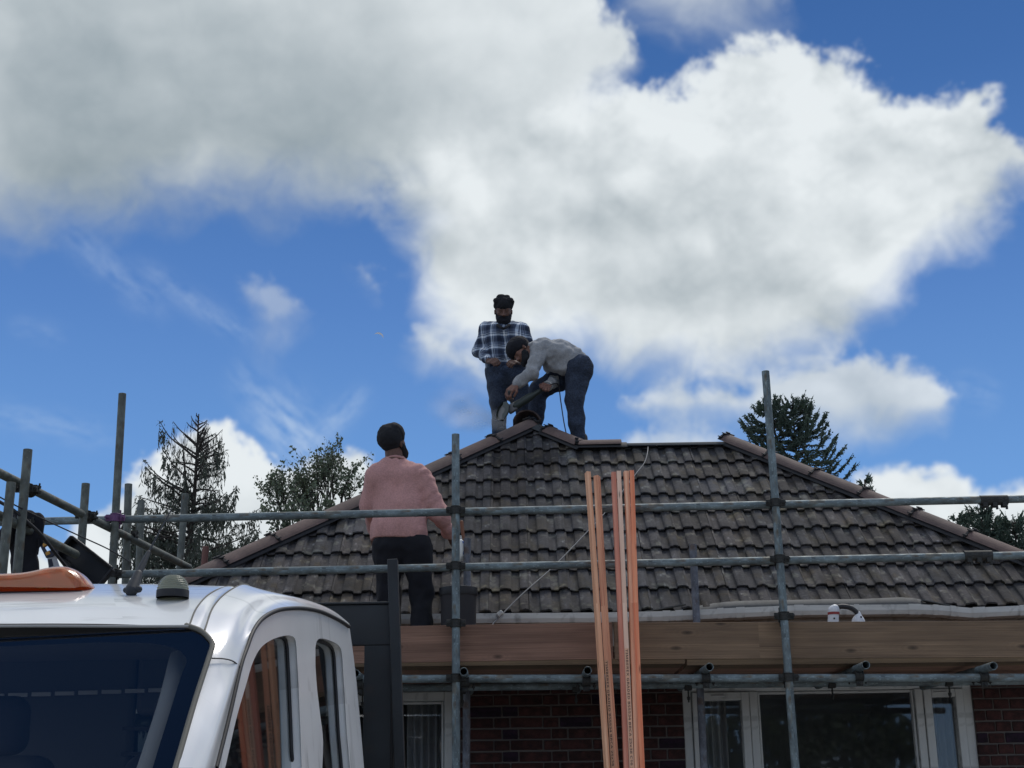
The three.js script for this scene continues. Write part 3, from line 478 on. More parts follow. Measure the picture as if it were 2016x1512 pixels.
// ---------------------------------------------------------------- scaffolding
const RAIL_D = 8.678, POST_D = 8.625;
const tubeBetween = (name, a, b, parent, mat = M.tube, ro = 0.02415) => part(name, pipeGeo(a.distanceTo(b), ro, ro - 0.004), mat, parent, a, fromTo(a, b));
function couplerAt(p, d1, d2, parent, mat = M.coupler, seed = 1) {   // two hinged bands, flaps and bolts
  const R = rng(seed * 13 + 7), gs = [], band = (dir, c) => {
    const q = fromTo(at0, dir), side = V(1, 0, 0).applyQuaternion(q), w = V(0, 0, 1).applyQuaternion(q);
    gs.push(new THREE.CylinderGeometry(0.031, 0.031, 0.05, 14, 1).applyQuaternion(q).translate(c.x, c.y, c.z));
    for (const s of [-1, 1]) gs.push(new THREE.TorusGeometry(0.0305, 0.0035, 6, 18).rotateX(Math.PI / 2).translate(0, s * 0.022, 0).applyQuaternion(q).translate(c.x, c.y, c.z));
    for (const s of [-1, 1]) {
      gs.push(new RoundedBoxGeometry(0.034, 0.04, 0.016, 1, 0.003).translate(s * 0.042, 0, 0).applyQuaternion(q).translate(c.x, c.y, c.z));
      const bolt = new THREE.CylinderGeometry(0.005, 0.005, 0.06, 6).rotateX(Math.PI / 2).translate(s * 0.05, 0, 0.01 + R() * 0.006), nut = new THREE.CylinderGeometry(0.011, 0.011, 0.014, 6).rotateX(Math.PI / 2).translate(s * 0.05, 0, 0.024);
      gs.push(bolt.applyQuaternion(q).translate(c.x, c.y, c.z), nut.applyQuaternion(q).translate(c.x, c.y, c.z));
    }
  };
  band(d1, at0); band(d2, V(0, 0, -0.05)); gs.push(new RoundedBoxGeometry(0.05, 0.05, 0.03, 1, 0.004).translate(0, 0, -0.026));
  return part('coupler', plain(gs), mat, parent, p);
}
const scaffold = thing('scaffold', 'grey tube scaffold with two guard rails along the front eaves', 'scaffold', V(0, 0.03, -9));
const down = (a, b, y = 0.034) => { const d = a.clone().sub(b); return a.clone().addScaledVector(d, (a.y - y) / (b.y - a.y)); };   // carry the line b-a down to height y
{
  const posts = [[[241, 775], [220, 1145]], [[897, 855], [898, 1512]], [[1507, 731], [1566, 1512]]].map(([t, b]) => [P(...t, POST_D), P(...b, POST_D)]);
  posts.forEach(([t, b], i) => tubeBetween('standard', down(t, b), t, scaffold, i ? M.tube : M.tubeWarm));
  const atX = (post, y) => { const [t, b] = post, k = (y - b.y) / (t.y - b.y); return b.clone().lerp(t, k); };
  const rails = [['guard_rail', [-80, 1030], [2120, 980]], ['guard_rail', [130, 1133], [2120, 1091]], ['ledger', [560, 1337], [2120, 1334]]].map(([n, a, b]) => { const A = P(...a, RAIL_D), B = P(...b, RAIL_D); tubeBetween(n, A, B, scaffold); return [A, B]; });
  posts.forEach((post, i) => rails.forEach(([a, b], j) => {
    if (i === 0 && j === 2) return; const y = lerp(a.y, b.y, (post[0].x - a.x) / (b.x - a.x)), p = atX(post, y);
    couplerAt(V(p.x, y + 0.0, POST_D * -1), V(0.02, 1, 0).normalize(), b.clone().sub(a).normalize(), scaffold, i === 0 && j === 0 ? M.purple : M.coupler, i * 5 + j);
  }));
  for (const [i, y] of [[1, 1227], [2, 1223]]) { const p = atX(posts[i], P(900, y, POST_D).y); couplerAt(V(p.x, p.y, -POST_D), V(0.02, 1, 0).normalize(), V(1, 0, 0), scaffold, M.coupler, 40 + i); }
  // sleeve couplers where rail tubes are joined
  for (const [px, py] of [[1956, 985], [1925, 1094]]) { const p = P(px, py, RAIL_D), gs = [new THREE.CylinderGeometry(0.032, 0.032, 0.17, 16).rotateZ(Math.PI / 2)]; for (const s of [-1, 0, 1]) gs.push(new RoundedBoxGeometry(0.03, 0.03, 0.05, 1, 0.004).translate(s * 0.06, -0.03, 0.005), new THREE.CylinderGeometry(0.008, 0.008, 0.05, 6).translate(s * 0.06 + 0.01, -0.036, 0.02)); part('sleeve_coupler', plain(gs), M.coupler, scaffold, p); }
  // inner row beside the gutter
  for (const [px, top, bx, m] of [[920, 1060, 918, M.tubePale], [1364, 1072, 1386, M.tubePale]]) { const t = P(px, top, 9.33), b = P(bx, 1512, 9.33); tubeBetween('standard', down(t, b), t, scaffold, m); }
  const il = P(600, 1337, RAIL_D).y; tubeBetween('ledger', V(-1.6, il - 0.005, -9.27), V(3.7, il - 0.03, -9.27), scaffold);
  // transoms across the ledgers, their open ends towards the drive
  [[913, 1322], [1157, 1320], [1397, 1313], [1705, 1309], [1956, 1311], [700, 1326]].forEach(([px, py], i) => {
    const a = P(px, py, 8.47), b = V(a.x - 0.01 + 0.03 * Math.sin(i * 3), a.y + 0.004, -9.9); tubeBetween('transom', a, b, scaffold);
    couplerAt(V(a.x, a.y - 0.045, -RAIL_D + 0.01), V(1, 0, 0), V(0, 0, 1), scaffold, M.coupler, 60 + i);
    part('coupler_bolt', plain([new THREE.CylinderGeometry(0.006, 0.006, 0.09, 6), new THREE.CylinderGeometry(0.012, 0.010, 0.02, 6).translate(0, -0.02, 0), new RoundedBoxGeometry(0.045, 0.03, 0.05, 1, 0.004).translate(0, 0.045, 0)]), M.coupler, scaffold, V(a.x - 0.04, il - 0.085, -9.25));
  });
}
// platform boards and the toe boards on edge, each lying loose
{
  const y = 2.468, Rb = rng(3);
  for (let i = 0; i < 5; i++) for (const [x0, x1, k] of [[-1.62, 1.02, 0], [1.03, 3.75, 1]]) {
    const z = i < 3 ? -8.72 - 0.1125 - i * 0.228 : -9.5 - (i - 3) * 0.228, g = box(x1 - x0, 0.038, 0.225, 0.004);  // the two boards nearest the wall are added to shade the bricks below
    const b = single('platform_board', g, i ? M.board : M.boardGrey, ['front', 'middle', 'third', 'added_fourth', 'added_wall-side'][i] + ' platform board of the scaffold, ' + (k ? 'under the bay window end' : 'under the man in pink'), 'board', 'platform boards', V((x0 + x1) / 2, y + 0.019 + (k ? 0.0 : 0.012) - (k ? 0.012 : 0), z));
    b.rotation.z = k ? -0.004 : -0.006;
  }
  const toe = (pxa, ya, pxb, yb, mat, label) => {
    const a = P(pxa, ya, 8.735), b = P(pxb, yb, 8.735), c = a.clone().lerp(b, 0.5), o = single('toe_board', box(a.distanceTo(b), 0.222, 0.036, 0.004), mat, label, 'board', 'toe boards', c); o.rotation.z = Math.atan2(b.y - a.y, b.x - a.x); return o;
  };
  toe(640, 1272, 1206, 1262, M.board, 'reddish brown toe board on edge below the man in pink');
  toe(1209, 1263, 2180, 1258, M.board2, 'long brown toe board on edge in front of the bay window');
}
// scaffold returning along the side of the house
const sideScaffold = thing('scaffold', 'scaffold return of short posts and sloping rails beside the dead spruce', 'scaffold', V(-2.6, 0.03, -8.5));
{
  const S = sideScaffold, railA = P(-60, 902, 6.9), railB = P(372, 1117, 10.05);
  tubeBetween('guard_rail', railA, railB, S, M.tubeWarm);
  const midA = P(-60, 985, 6.9), midB = P(150, 1092, 8.05); tubeBetween('guard_rail', midA, midB, S, M.tubeWarm);
  const posts = [[55, 885, 34, 1125, 7.35], [22, 950, 4, 1130, 7.15], [169, 952, 160, 1075, 8.25], [253, 953, 247, 1150, 8.95], [278, 985, 274, 1120, 9.5], [365, 972, 353, 1125, 10.1]];
  for (const [tx, ty, bx, by, D] of posts) { const t = P(tx, ty, D), b = P(bx, by, D); tubeBetween('standard', down(t, b), t, S, M.tubeWarm); }
  const dir = railB.clone().sub(railA).normalize();
  for (const [px, py, D] of [[52, 962, 7.38], [168, 1014, 8.28], [250, 1052, 8.98], [38, 1030, 7.4]]) couplerAt(P(px, py, D), V(0, 1, 0), dir, S, M.coupler, px);
  const post = P(405, 1076, 10.6), rusty = std({ color: lin(0.16, 0.075, 0.06), roughness: 0.8 }); tubeBetween('standard', down(post, P(399, 1150, 10.6)), post, S, rusty);
}
// ---------------------------------------------------------------- white tipper truck, seen at its cab
{
  const truck = thing('tipper_truck', 'white tipper truck cab with an amber light bar on its roof', 'truck', V(-1.7, 0.03, -5));
  const paintMap = tex(512, 512, (u, v) => { const d = vfbm(u * 5, v * 5, 5, 5), s = clamp((vfbm(u * 30, v * 4, 30, 4) - 0.6) * 5), k = 0.98 - 0.09 * d - 0.16 * s; return [k, k * 0.998, k * 0.99]; }, true, 1, 1);
  const paint = phy({ color: lin(0.78, 0.80, 0.82), map: paintMap, roughness: 0.42, clearcoat: 1, clearcoatRoughness: 0.12 });
  const rubber = std({ color: lin(0.008, 0.008, 0.01), roughness: 0.6 }), seal = std({ color: lin(0.12, 0.115, 0.095), roughness: 0.7 }), steel = std({ color: lin(0.020, 0.025, 0.030), roughness: 0.5, metalness: 0.2, map: tex(256, 256, (u, v) => { const k = 0.8 + 0.5 * (vfbm(u * 7, v * 7, 7, 5) - 0.5), r = clamp((vfbm(u * 10 + 4, v * 10, 40, 4) - 0.6) * 5); return [k + r * 0.2, k + 0.05 * r, k]; }, true, 1, 1) });
  const trim = std({ color: lin(0.11, 0.12, 0.12), roughness: 0.8 }), inside = std({ color: lin(0.05, 0.053, 0.058), roughness: 0.85 }), seatMat = std({ color: lin(0.012, 0.013, 0.018), roughness: 0.9 });
  const tint = phy({ color: lin(0.55, 0.60, 0.62), roughness: 0.02, transmission: 1, thickness: 0, ior: 1.5 });
  // the plane of the cab's side, leaning in a little towards the roof
  const s0 = P(471, 1314, 4.34), s1 = P(690, 1240, 6.0), s2 = P(718, 1512, 6.05), sn = s1.clone().sub(s0).cross(s2.clone().sub(s0)).normalize(); if (sn.x < 0) sn.negate();
  const e1 = V(sn.z, 0, -sn.x).normalize(); if (e1.z > 0) e1.negate(); const e2 = sn.clone().cross(e1).normalize(); if (e2.y < 0) e2.negate();
  const S = (px, py) => onPlane(px, py, s0, sn), flat = (p) => { const d = p.clone().sub(s0); return new THREE.Vector2(d.dot(e1), d.dot(e2)); };
  const lift = (x, y, n = 0) => s0.clone().addScaledVector(e1, x).addScaledVector(e2, y).addScaledVector(sn, n);
  const px2 = (s) => s.split(' ').map((t) => t.split(',').map(Number));
  const curve2 = (pts, n) => { const c = new THREE.SplineCurve(pts); return c.getPoints(n); };
  const gap = px2('423,1512 448,1413 471,1314 484,1275 497,1242 515,1218 541,1203 567,1198 598,1198 632,1205 666,1221 686,1234').map((q) => flat(S(...q)));
  const frontLow = lift(gap[0].x - 0.16, -1.15), LOW = -1.25;
  const gapLine = curve2(gap, 60);
  const ribbonAlong = (pts, r, name, m, n = 0) => part(name, wire(pts.map((q) => lift(q.x, q.y, n)), r, 90, 6), m, truck);
  // door and rear quarter as one pressed panel with two window openings
  const slab = (outer, holes, depth, n0, bevel, name, m) => {
    const sh = new THREE.Shape(outer); for (const h of holes) sh.holes.push(new THREE.Path(h));
    const g = new THREE.ExtrudeGeometry(sh, { depth, bevelEnabled: bevel > 0, bevelSize: bevel * 0.6, bevelThickness: bevel, bevelSegments: 3, curveSegments: 12 });
    const q = g.attributes.position, uv = g.attributes.uv; for (let i = 0; i < q.count; i++) { const x = q.getX(i), y = q.getY(i), z = q.getZ(i), p = lift(x, y, n0 - depth + z); q.setXYZ(i, p.x, p.y, p.z); uv.setXY(i, x, y); }
    g.computeVertexNormals(); return part(name, g, m, truck);
  };
  const rear = px2('690,1240 697,1290 703,1340 711,1430 718,1512').map((q) => flat(S(...q)));
  const inset = 0.008, edge = gapLine.map((q, i) => { const a = gapLine[Math.max(0, i - 1)], b = gapLine[Math.min(60, i + 1)], d = b.clone().sub(a).normalize(); return new THREE.Vector2(q.x + d.y * inset, q.y - d.x * inset); });
  const outer = [new THREE.Vector2(edge[0].x - 0.3, LOW), ...edge, ...rear.map((q) => new THREE.Vector2(q.x - 0.012, q.y)), new THREE.Vector2(rear[4].x + 0.06, LOW)];
  const w1 = px2('432,1560 446,1500 466,1412 484,1350 497,1306 513,1276 534,1260 558,1252 574,1252 582,1262 585,1300 589,1379 593,1480 595,1560').map((q) => flat(S(...q)));
  const w2 = px2('621,1275 624,1262 632,1257 650,1261 667,1271 673,1287 676,1330 682,1431 688,1560 639,1560 636,1457 630,1405 624,1353 621,1310').map((q) => flat(S(...q)));
  slab(outer, [curve2(w1, 60), curve2(w2, 60)], 0.045, -0.012, 0.012, 'door', paint);
  for (const w of [w1, w2]) {
    const line = curve2([...w, w[0]], 80); ribbonAlong(line, 0.007, 'window_seal', rubber, -0.034);
    const sh = new THREE.ShapeGeometry(new THREE.Shape(curve2(w, 60))), q = sh.attributes.position; for (let i = 0; i < q.count; i++) { const p = lift(q.getX(i), q.getY(i), -0.036); q.setXYZ(i, p.x, p.y, p.z); } sh.computeVertexNormals(); part('side_window', sh, tint, truck);
  }
  { const t = [...gapLine]; ribbonAlong(t, 0.0075, 'door_seal', rubber, 0.0035); }
  // roof shell: lofted from the door line over the shoulder and the roof ditch to the far side
  const far = (D) => D < 4.34 ? D : 4.34 + (D - 4.34) * 1.18, q3 = (s) => s.split(' ').map((t) => { const [a, b, d] = t.split(',').map(Number); return P(a, b, far(d)); });
  const C0 = gap.map((q) => lift(q.x, q.y, 0.001)).filter((_, i) => i !== 1);
  const C0b = q3('405,1512,3.92 441,1375,4.12 462,1300,4.29 474,1262,4.39 490,1222,4.55 515,1196,4.75 548,1182,4.98 590,1186,5.22 626,1194,5.42 662,1211,5.62 688,1232,5.76');
  const C1 = q3('382,1512,3.88 417,1375,4.09 440,1290,4.25 452,1252,4.35 470,1208,4.52 494,1180,4.74 530,1168,5.00 575,1174,5.26 615,1185,5.46 655,1203,5.66 684,1226,5.80');
  const C2 = q3('351,1512,3.84 388,1375,4.06 415,1278,4.23 403,1242,4.31 420,1195,4.50 450,1164,4.75 485,1151,5.05').concat([V(-0.985, 2.425, -5.41), V(-0.965, 2.42, -5.65), V(-0.935, 2.405, -5.92), V(-0.91, 2.35, -6.13)]);
  const loft = (rows, nu, nv, name, m) => {                        // rows: control curves of equal count
    const cs = rows.map((r) => new THREE.CatmullRomCurve3(r, false, 'centripetal').getPoints(nu)), pos = [], uv = [], idx = [];
    for (let i = 0; i <= nu; i++) { const c = new THREE.CatmullRomCurve3(cs.map((r) => r[i]), false, 'centripetal').getPoints(nv); for (let j = 0; j <= nv; j++) { pos.push(c[j].x, c[j].y, c[j].z); uv.push(c[j].z, c[j].x + c[j].y); if (i && j) { const q = i * (nv + 1) + j; idx.push(q - 1 - nv - 1, q - nv - 1, q - 1, q - 1, q - nv - 1, q); } } }
    return part(name, triGeo(pos, uv, idx), m, truck);
  };
  loft([C0, C0b, C1, C2], 70, 18, 'roof_shoulder', paint);
  const side = V(-e1.z, 0, e1.x); if (side.x > 0) side.negate();
  const off = (c, d, up) => c.map((p) => p.clone().addScaledVector(side, d).add(V(0, up, 0)));
  const R2 = C2.slice(3);
  R2[0] = P(403, 1241, 4.31);
  const head = q3('372,1234,4.30 388,1196,4.44 418,1166,4.72').concat(R2.slice(3).map((p) => p.clone().addScaledVector(side, 0.055).add(V(0, -0.006, 0))));
  while (head.length < R2.length) head.push(head[head.length - 1]);
  loft([R2, R2.map((p, i) => p.clone().lerp(head[i], 0.4).add(V(0, -0.008, 0))), head.slice(0, R2.length)], 50, 8, 'roof_ditch', paint);
  const head2 = head.slice(0, R2.length);
  loft([head2, off(head2, 0.3, 0.018), off(head2, 0.95, 0.03), off(head2, 1.6, 0.015), off(head2, 1.9, -0.06)], 50, 30, 'roof_panel', paint);
  for (const [c, n] of [[R2, 0], [head2, 0]]) part('roof_seam', wire(c.slice(0, 5).map((p) => p.clone().add(V(0, 0.0005, 0.0005))), 0.0028, 60, 5), seal, truck);
  part('pillar_joint', wire([S(471, 1314).addScaledVector(sn, 0.004), P(459, 1302, 4.262), P(440, 1297, 4.222), P(417, 1296, 4.185)], 0.0022, 30, 5), rubber, truck);
  // gutter lip over the windscreen
  const wt = V(0, 0, 0), headL = off([P(372, 1234, 4.30)], 1.9, -0.03)[0];
  part('header_trim', wire([P(372, 1233, 4.292), off([P(372, 1234, 4.292)], 0.9, 0.02)[0], headL], 0.0045, 40, 8), std({ color: lin(0.3, 0.3, 0.29), roughness: 0.7 }), truck);
  // windscreen: raked glass with a printed dark border, grey rubber along the pillar
  const g0 = P(372, 1236, 4.30), g1 = headL, g2 = P(352, 1500, 3.865), gn = g1.clone().sub(g0).cross(g2.clone().sub(g0)).normalize(); if (gn.z < 0) gn.negate();
  const G = (px, py) => onPlane(px, py, g0, gn), gx = g0.clone().sub(g1).normalize(), gy = gn.clone().cross(gx).normalize(); if (gy.y < 0) gy.negate();
  const gf = (p) => { const d = p.clone().sub(g0); return new THREE.Vector2(d.dot(gx), d.dot(gy)); };
  const pane = (pts, m, name, n, hole) => { const sh = new THREE.Shape(pts); if (hole) sh.holes.push(new THREE.Path(hole)); const g = new THREE.ShapeGeometry(sh), q = g.attributes.position; for (let i = 0; i < q.count; i++) { const p = g0.clone().addScaledVector(gx, q.getX(i)).addScaledVector(gy, q.getY(i)).addScaledVector(gn, n); q.setXYZ(i, p.x, p.y, p.z); } g.computeVertexNormals(); return part(name, g, m, truck); };
  const right = px2('372,1236 393,1246 408,1259 414,1273 408,1296 380,1383 349,1490 320,1590').map((q) => gf(G(...q)));
  const glassO = [...right, new THREE.Vector2(-1.95, right[7].y - 0.02), new THREE.Vector2(-1.9, 0)];
  const rin = px2('200,1261 290,1263 340,1272 360,1284 366,1300 355,1330 330,1410 302,1500 276,1590').map((q) => gf(G(...q)));
  const hole = [...curve2(rin, 40), new THREE.Vector2(-1.8, rin[8].y), new THREE.Vector2(-1.8, rin[0].y)];
  pane(glassO, M.glass, 'windscreen', 0);
  pane(glassO, phy({ color: lin(0.004, 0.005, 0.008), roughness: 1, specularIntensity: 0 }), 'windscreen_border', -0.006, hole);
  part('windscreen_seal', wire(px2('366,1233 394,1243 411,1257 419,1271 412,1296 384,1383 353,1490 324,1590').map((q) => G(...q).addScaledVector(gn, 0.004)), 0.008, 70, 6), seal, truck);
  // inside the cab
  const inB = (x0, x1, y0, y1, z0, z1, n, m, r = 0.03) => part(n, boxAt(x0, x1, y0, y1, z0, z1, r), m, truck);
  inB(-2.75, -0.78, 0.7, 1.42, -5.98, -5.92, 'rear_wall', inside); inB(-2.75, -1.56, 1.42, 2.3, -5.98, -5.92, 'rear_wall', inside); inB(-1.36, -0.78, 1.42, 2.3, -5.98, -5.92, 'rear_wall', inside); inB(-1.56, -1.36, 2.02, 2.3, -5.98, -5.92, 'rear_wall', inside);
  inB(-2.7, -0.96, 2.24, 2.27, -5.9, -4.62, 'headlining', inside); inB(-2.8, -0.85, 1.0, 1.3, -4.3, -3.4, 'dashboard', inside, 0.08); inB(-2.75, -0.8, 0.6, 0.65, -5.65, -3.4, 'cab_floor', inside);
  for (const [x, z] of [[-1.12, -5.05], [-1.82, -5.05]]) { part('seat', plain([new RoundedBoxGeometry(0.46, 0.62, 0.16, 3, 0.07).translate(x, 1.52, z), new RoundedBoxGeometry(0.27, 0.2, 0.12, 3, 0.055).translate(x, 1.93, z + 0.02), new THREE.CylinderGeometry(0.008, 0.008, 0.1, 6).translate(x - 0.06, 1.83, z), new THREE.CylinderGeometry(0.008, 0.008, 0.1, 6).translate(x + 0.06, 1.83, z)]), seatMat, truck); }
  part('pillar_trim', wire([P(352, 1296, 4.42), P(330, 1385, 4.25), P(290, 1512, 4.08), P(266, 1590, 4.0)], 0.03, 30, 8), trim, truck);
  { const bars = []; for (let i = 0; i < 6; i++) bars.push(boxAt(-1.6, -1.32, 1.46 + i * 0.1, 1.475 + i * 0.1, -5.92, -5.91, 0)); bars.push(boxAt(-1.465, -1.45, 1.42, 2.02, -5.915, -5.905, 0)); part('window_guard', plain(bars), rubber, truck); }
  part('rear_window', boxAt(-1.57, -1.35, 1.41, 2.03, -5.955, -5.95, 0), phy({ color: lin(0.12, 0.14, 0.15), roughness: 0.05, transmission: 1, thickness: 0, ior: 1.5 }), truck);
  { const slots = []; for (let i = 0; i < 9; i++) { const a = P(-30 + i * 46, 1366 - i * 1.6, 5.86), b = P(8 + i * 46, 1366 - i * 1.6, 5.86); slots.push(boxAt(a.x, b.x, a.y - 0.016, a.y, -5.87, -5.86, 0.002)); } part('guard_bars', plain(slots), std({ color: lin(0.30, 0.32, 0.33), roughness: 0.7 }), truck); }
  inB(-1.55, -1.38, 1.2, 1.24, -3.7, -3.6, 'dash_vent', trim, 0.01);
  // light bar
  {
    const D = 4.86, pts = px2('-420,1132 -300,1128 -60,1134 10,1133 60,1130 105,1121 135,1119 156,1126 170,1138 180,1152 183,1160').map(([a, b]) => { const p = P(a, b, D); return new THREE.Vector2(p.x, p.y); }), foot = P(183, 1162, D).y;
    const shp = new THREE.Shape([...curve2(pts, 60), new THREE.Vector2(pts[0].x, foot - 0.01)]);
    const amber = phy({ color: lin(0.62, 0.21, 0.06), roughness: 0.2, transmission: 0.5, thickness: 0, ior: 1.5, clearcoat: 0.6, clearcoatRoughness: 0.08 });
    const g = new THREE.ExtrudeGeometry(shp, { depth: 0.05, bevelEnabled: true, bevelSize: 0.034, bevelOffset: -0.034, bevelThickness: 0.07, bevelSegments: 8 }).translate(0, 0, -D - 0.025); g.computeVertexNormals();
    const bar = part('light_bar', g, amber, truck);
    const reflector = std({ color: lin(0.85, 0.27, 0.035), roughness: 0.3, metalness: 0.2 });
    for (const px of [98, -14, -180]) { const p = P(px, 1149, D); part('lamp_reflector', new THREE.SphereGeometry(0.024, 18, 10, 0, Math.PI).scale(1.3, 1, 0.8).translate(0, 0, 0.02), reflector, bar, V(p.x, p.y - 0.006, -D + 0.05)); }
    part('light_bar_base', boxAt(pts[0].x, P(181, 1162, D).x, foot - 0.05, foot - 0.012, -D - 0.09, -D + 0.09, 0.01), rubber, truck);
  }
  // aerial and beehive marker light
  {
    const D = 4.66, b = P(259, 1162, D), base = std({ color: lin(0.018, 0.022, 0.028), roughness: 0.6 });
    part('aerial', plain([capsuleBetween(b, P(272, 1130, D + 0.04), 0.022, 0.014), capsuleBetween(P(270, 1134, D + 0.04), P(292, 1088, D + 0.1), 0.013, 0.008), capsuleBetween(P(292, 1088, D + 0.1), P(338, 1002, D + 0.2), 0.0035, 0.0022), capsuleBetween(P(248, 1162, D), P(273, 1160, D), 0.010, 0.012)]), base, truck);
    const c = P(340, 1170, 4.58), prof = []; for (let i = 0; i <= 40; i++) { const t = i / 40, a = t * Math.PI / 2; prof.push(new THREE.Vector2(0.050 * Math.cos(a) ** 0.75 + (t < 0.9 && t > 0.12 ? 0.0016 * Math.sin(t * 62) : 0), 0.010 + 0.052 * Math.sin(a))); }
    prof[40].x = 0;
    const lens = phy({ color: lin(0.28, 0.29, 0.21), roughness: 0.25, transmission: 0.25, thickness: 0, ior: 1.5 });
    const m = part('marker_light', new THREE.LatheGeometry([new THREE.Vector2(0.052, -0.012), new THREE.Vector2(0.052, 0.012), new THREE.Vector2(0.046, 0.013)], 28), rubber, truck, c); part('marker_lens', new THREE.LatheGeometry(prof, 32), lens, m, c);
  }
  // tipper headboard behind the cab with its window opening and corner post
  {
    const D = 6.36, X = (px) => P(px, 1300, D).x, top = P(720, 1189, D).y, mid = P(716, 1271, D).y, xl = X(717), xr = X(771), y0 = 1.0;
    part('headboard', plain([boxAt(-2.9, xr, mid, top, -D - 0.02, -D, 0.006), boxAt(xl, xr, y0, mid, -D - 0.02, -D, 0.002), boxAt(-2.9, -2.7, y0, mid, -D - 0.02, -D, 0.002), boxAt(-2.7, xl, y0, 1.3, -D - 0.02, -D, 0.002), boxAt(-2.9, xr + 0.004, top - 0.002, top + 0.008, -D - 0.03, -D + 0.015, 0.003)]), steel, truck);
    const a = P(773, 1102, D - 0.02), b = P(787, 1512, D - 0.02); a.x += 0; part('corner_post', boxUV(new RoundedBoxGeometry(0.046, a.distanceTo(b) * 1.9, 0.05, 2, 0.004)), steel, truck, a.clone().addScaledVector(b.clone().sub(a).normalize(), a.distanceTo(b) * 0.95), new THREE.Quaternion().setFromUnitVectors(V(0, -1, 0), b.clone().sub(a).normalize()));
    part('headboard_rib', boxAt(xr + 0.002, xr + 0.012, y0, top, -D - 0.01, -D + 0.012, 0.003), rubber, truck);
    // chassis, wheels and body, out of the frame but there
    const bodyM = steel; part('tipper_bed', plain([boxAt(-2.9, -0.45, 0.95, 1.02, -9.0 + 1.4, -D - 0.05, 0.01), boxAt(-2.9, -2.86, 1.02, 1.4, -7.6, -D - 0.05, 0.01), boxAt(-0.5, -0.46, 1.02, 1.12, -7.6, -D - 0.05, 0.01)]), bodyM, truck);
    part('chassis', boxAt(-2.3, -1.1, 0.55, 0.8, -7.4, -3.3, 0.02), rubber, truck);
    part('bonnet', boxAt(-2.75, -0.86, 0.5, 1.28, -3.75, -2.9, 0.12), paint, truck);
    for (const [x, z] of [[-0.95, -3.5], [-2.6, -3.5], [-0.75, -6.9], [-2.6, -6.9]]) { const w = part('wheel', new THREE.TorusGeometry(0.24, 0.1, 12, 28).rotateY(Math.PI / 2), rubber, truck, V(x, 0.37, z)); part('rim', new THREE.CylinderGeometry(0.17, 0.17, 0.14, 20).rotateZ(Math.PI / 2), trim, w, V(x, 0.37, z)); }
  }
}
// ---------------------------------------------------------------- people
const foldNoise = (amp, sx, sy, sz, off = 0) => (x, y, z, d) => Math.abs(d) > 0.06 ? d : d + amp * (n3(x * sx + off, y * sy, z * sz) + 0.5 * n3(x * sx * 2.3, y * sy * 2.1 + off, z * sz * 2.2));
const skinMat = std({ color: lin(0.16, 0.075, 0.05), roughness: 0.6, map: tex(128, 128, (u, v) => { const k = 0.86 + 0.25 * (vfbm(u * 12, v * 12, 12, 4) - 0.5); return [k, k, k]; }, true, 6, 6) });
const skinLight = std({ color: lin(0.23, 0.105, 0.07), roughness: 0.6, map: skinMat.map });
const cloth = (r, g, b, scale = 1) => std({ color: lin(r, g, b), roughness: 0.95, map: tex(256, 256, (u, v) => { const k = 0.88 + 0.08 * (vfbm(u * 8, v * 8, 8, 4) - 0.5) + 0.12 * (vn(u * 120, v * 120, 120) - 0.5); return [k, k, k]; }, true, 1.6 * scale, 1.6 * scale), bumpMap: fabricBump, bumpScale: 0.0003 });
const fabricBump = tex(128, 128, (u, v) => 0.5 * vn(u * 64, v * 64, 64) + 0.5 * vfbm(u * 10, v * 10, 10, 3), false, 4, 4);
const denim = std({ color: lin(0.060, 0.085, 0.14), roughness: 0.95, bumpMap: fabricBump, bumpScale: 0.0012, map: tex(256, 256, (u, v) => { const a = vfbm(u * 5, v * 5, 5, 4), w = vn(u * 90, v * 90, 90), f = clamp((a - 0.5) * 3), k = 0.68 + 0.3 * (w - 0.5); return [k + 0.3 * f, k + 0.32 * f, k + 0.34 * f]; }, true, 1.7, 1.7) });
const blackCloth = cloth(0.012, 0.013, 0.017), navyCloth = cloth(0.009, 0.010, 0.016), leather = std({ color: lin(0.05, 0.045, 0.04), roughness: 0.8 });

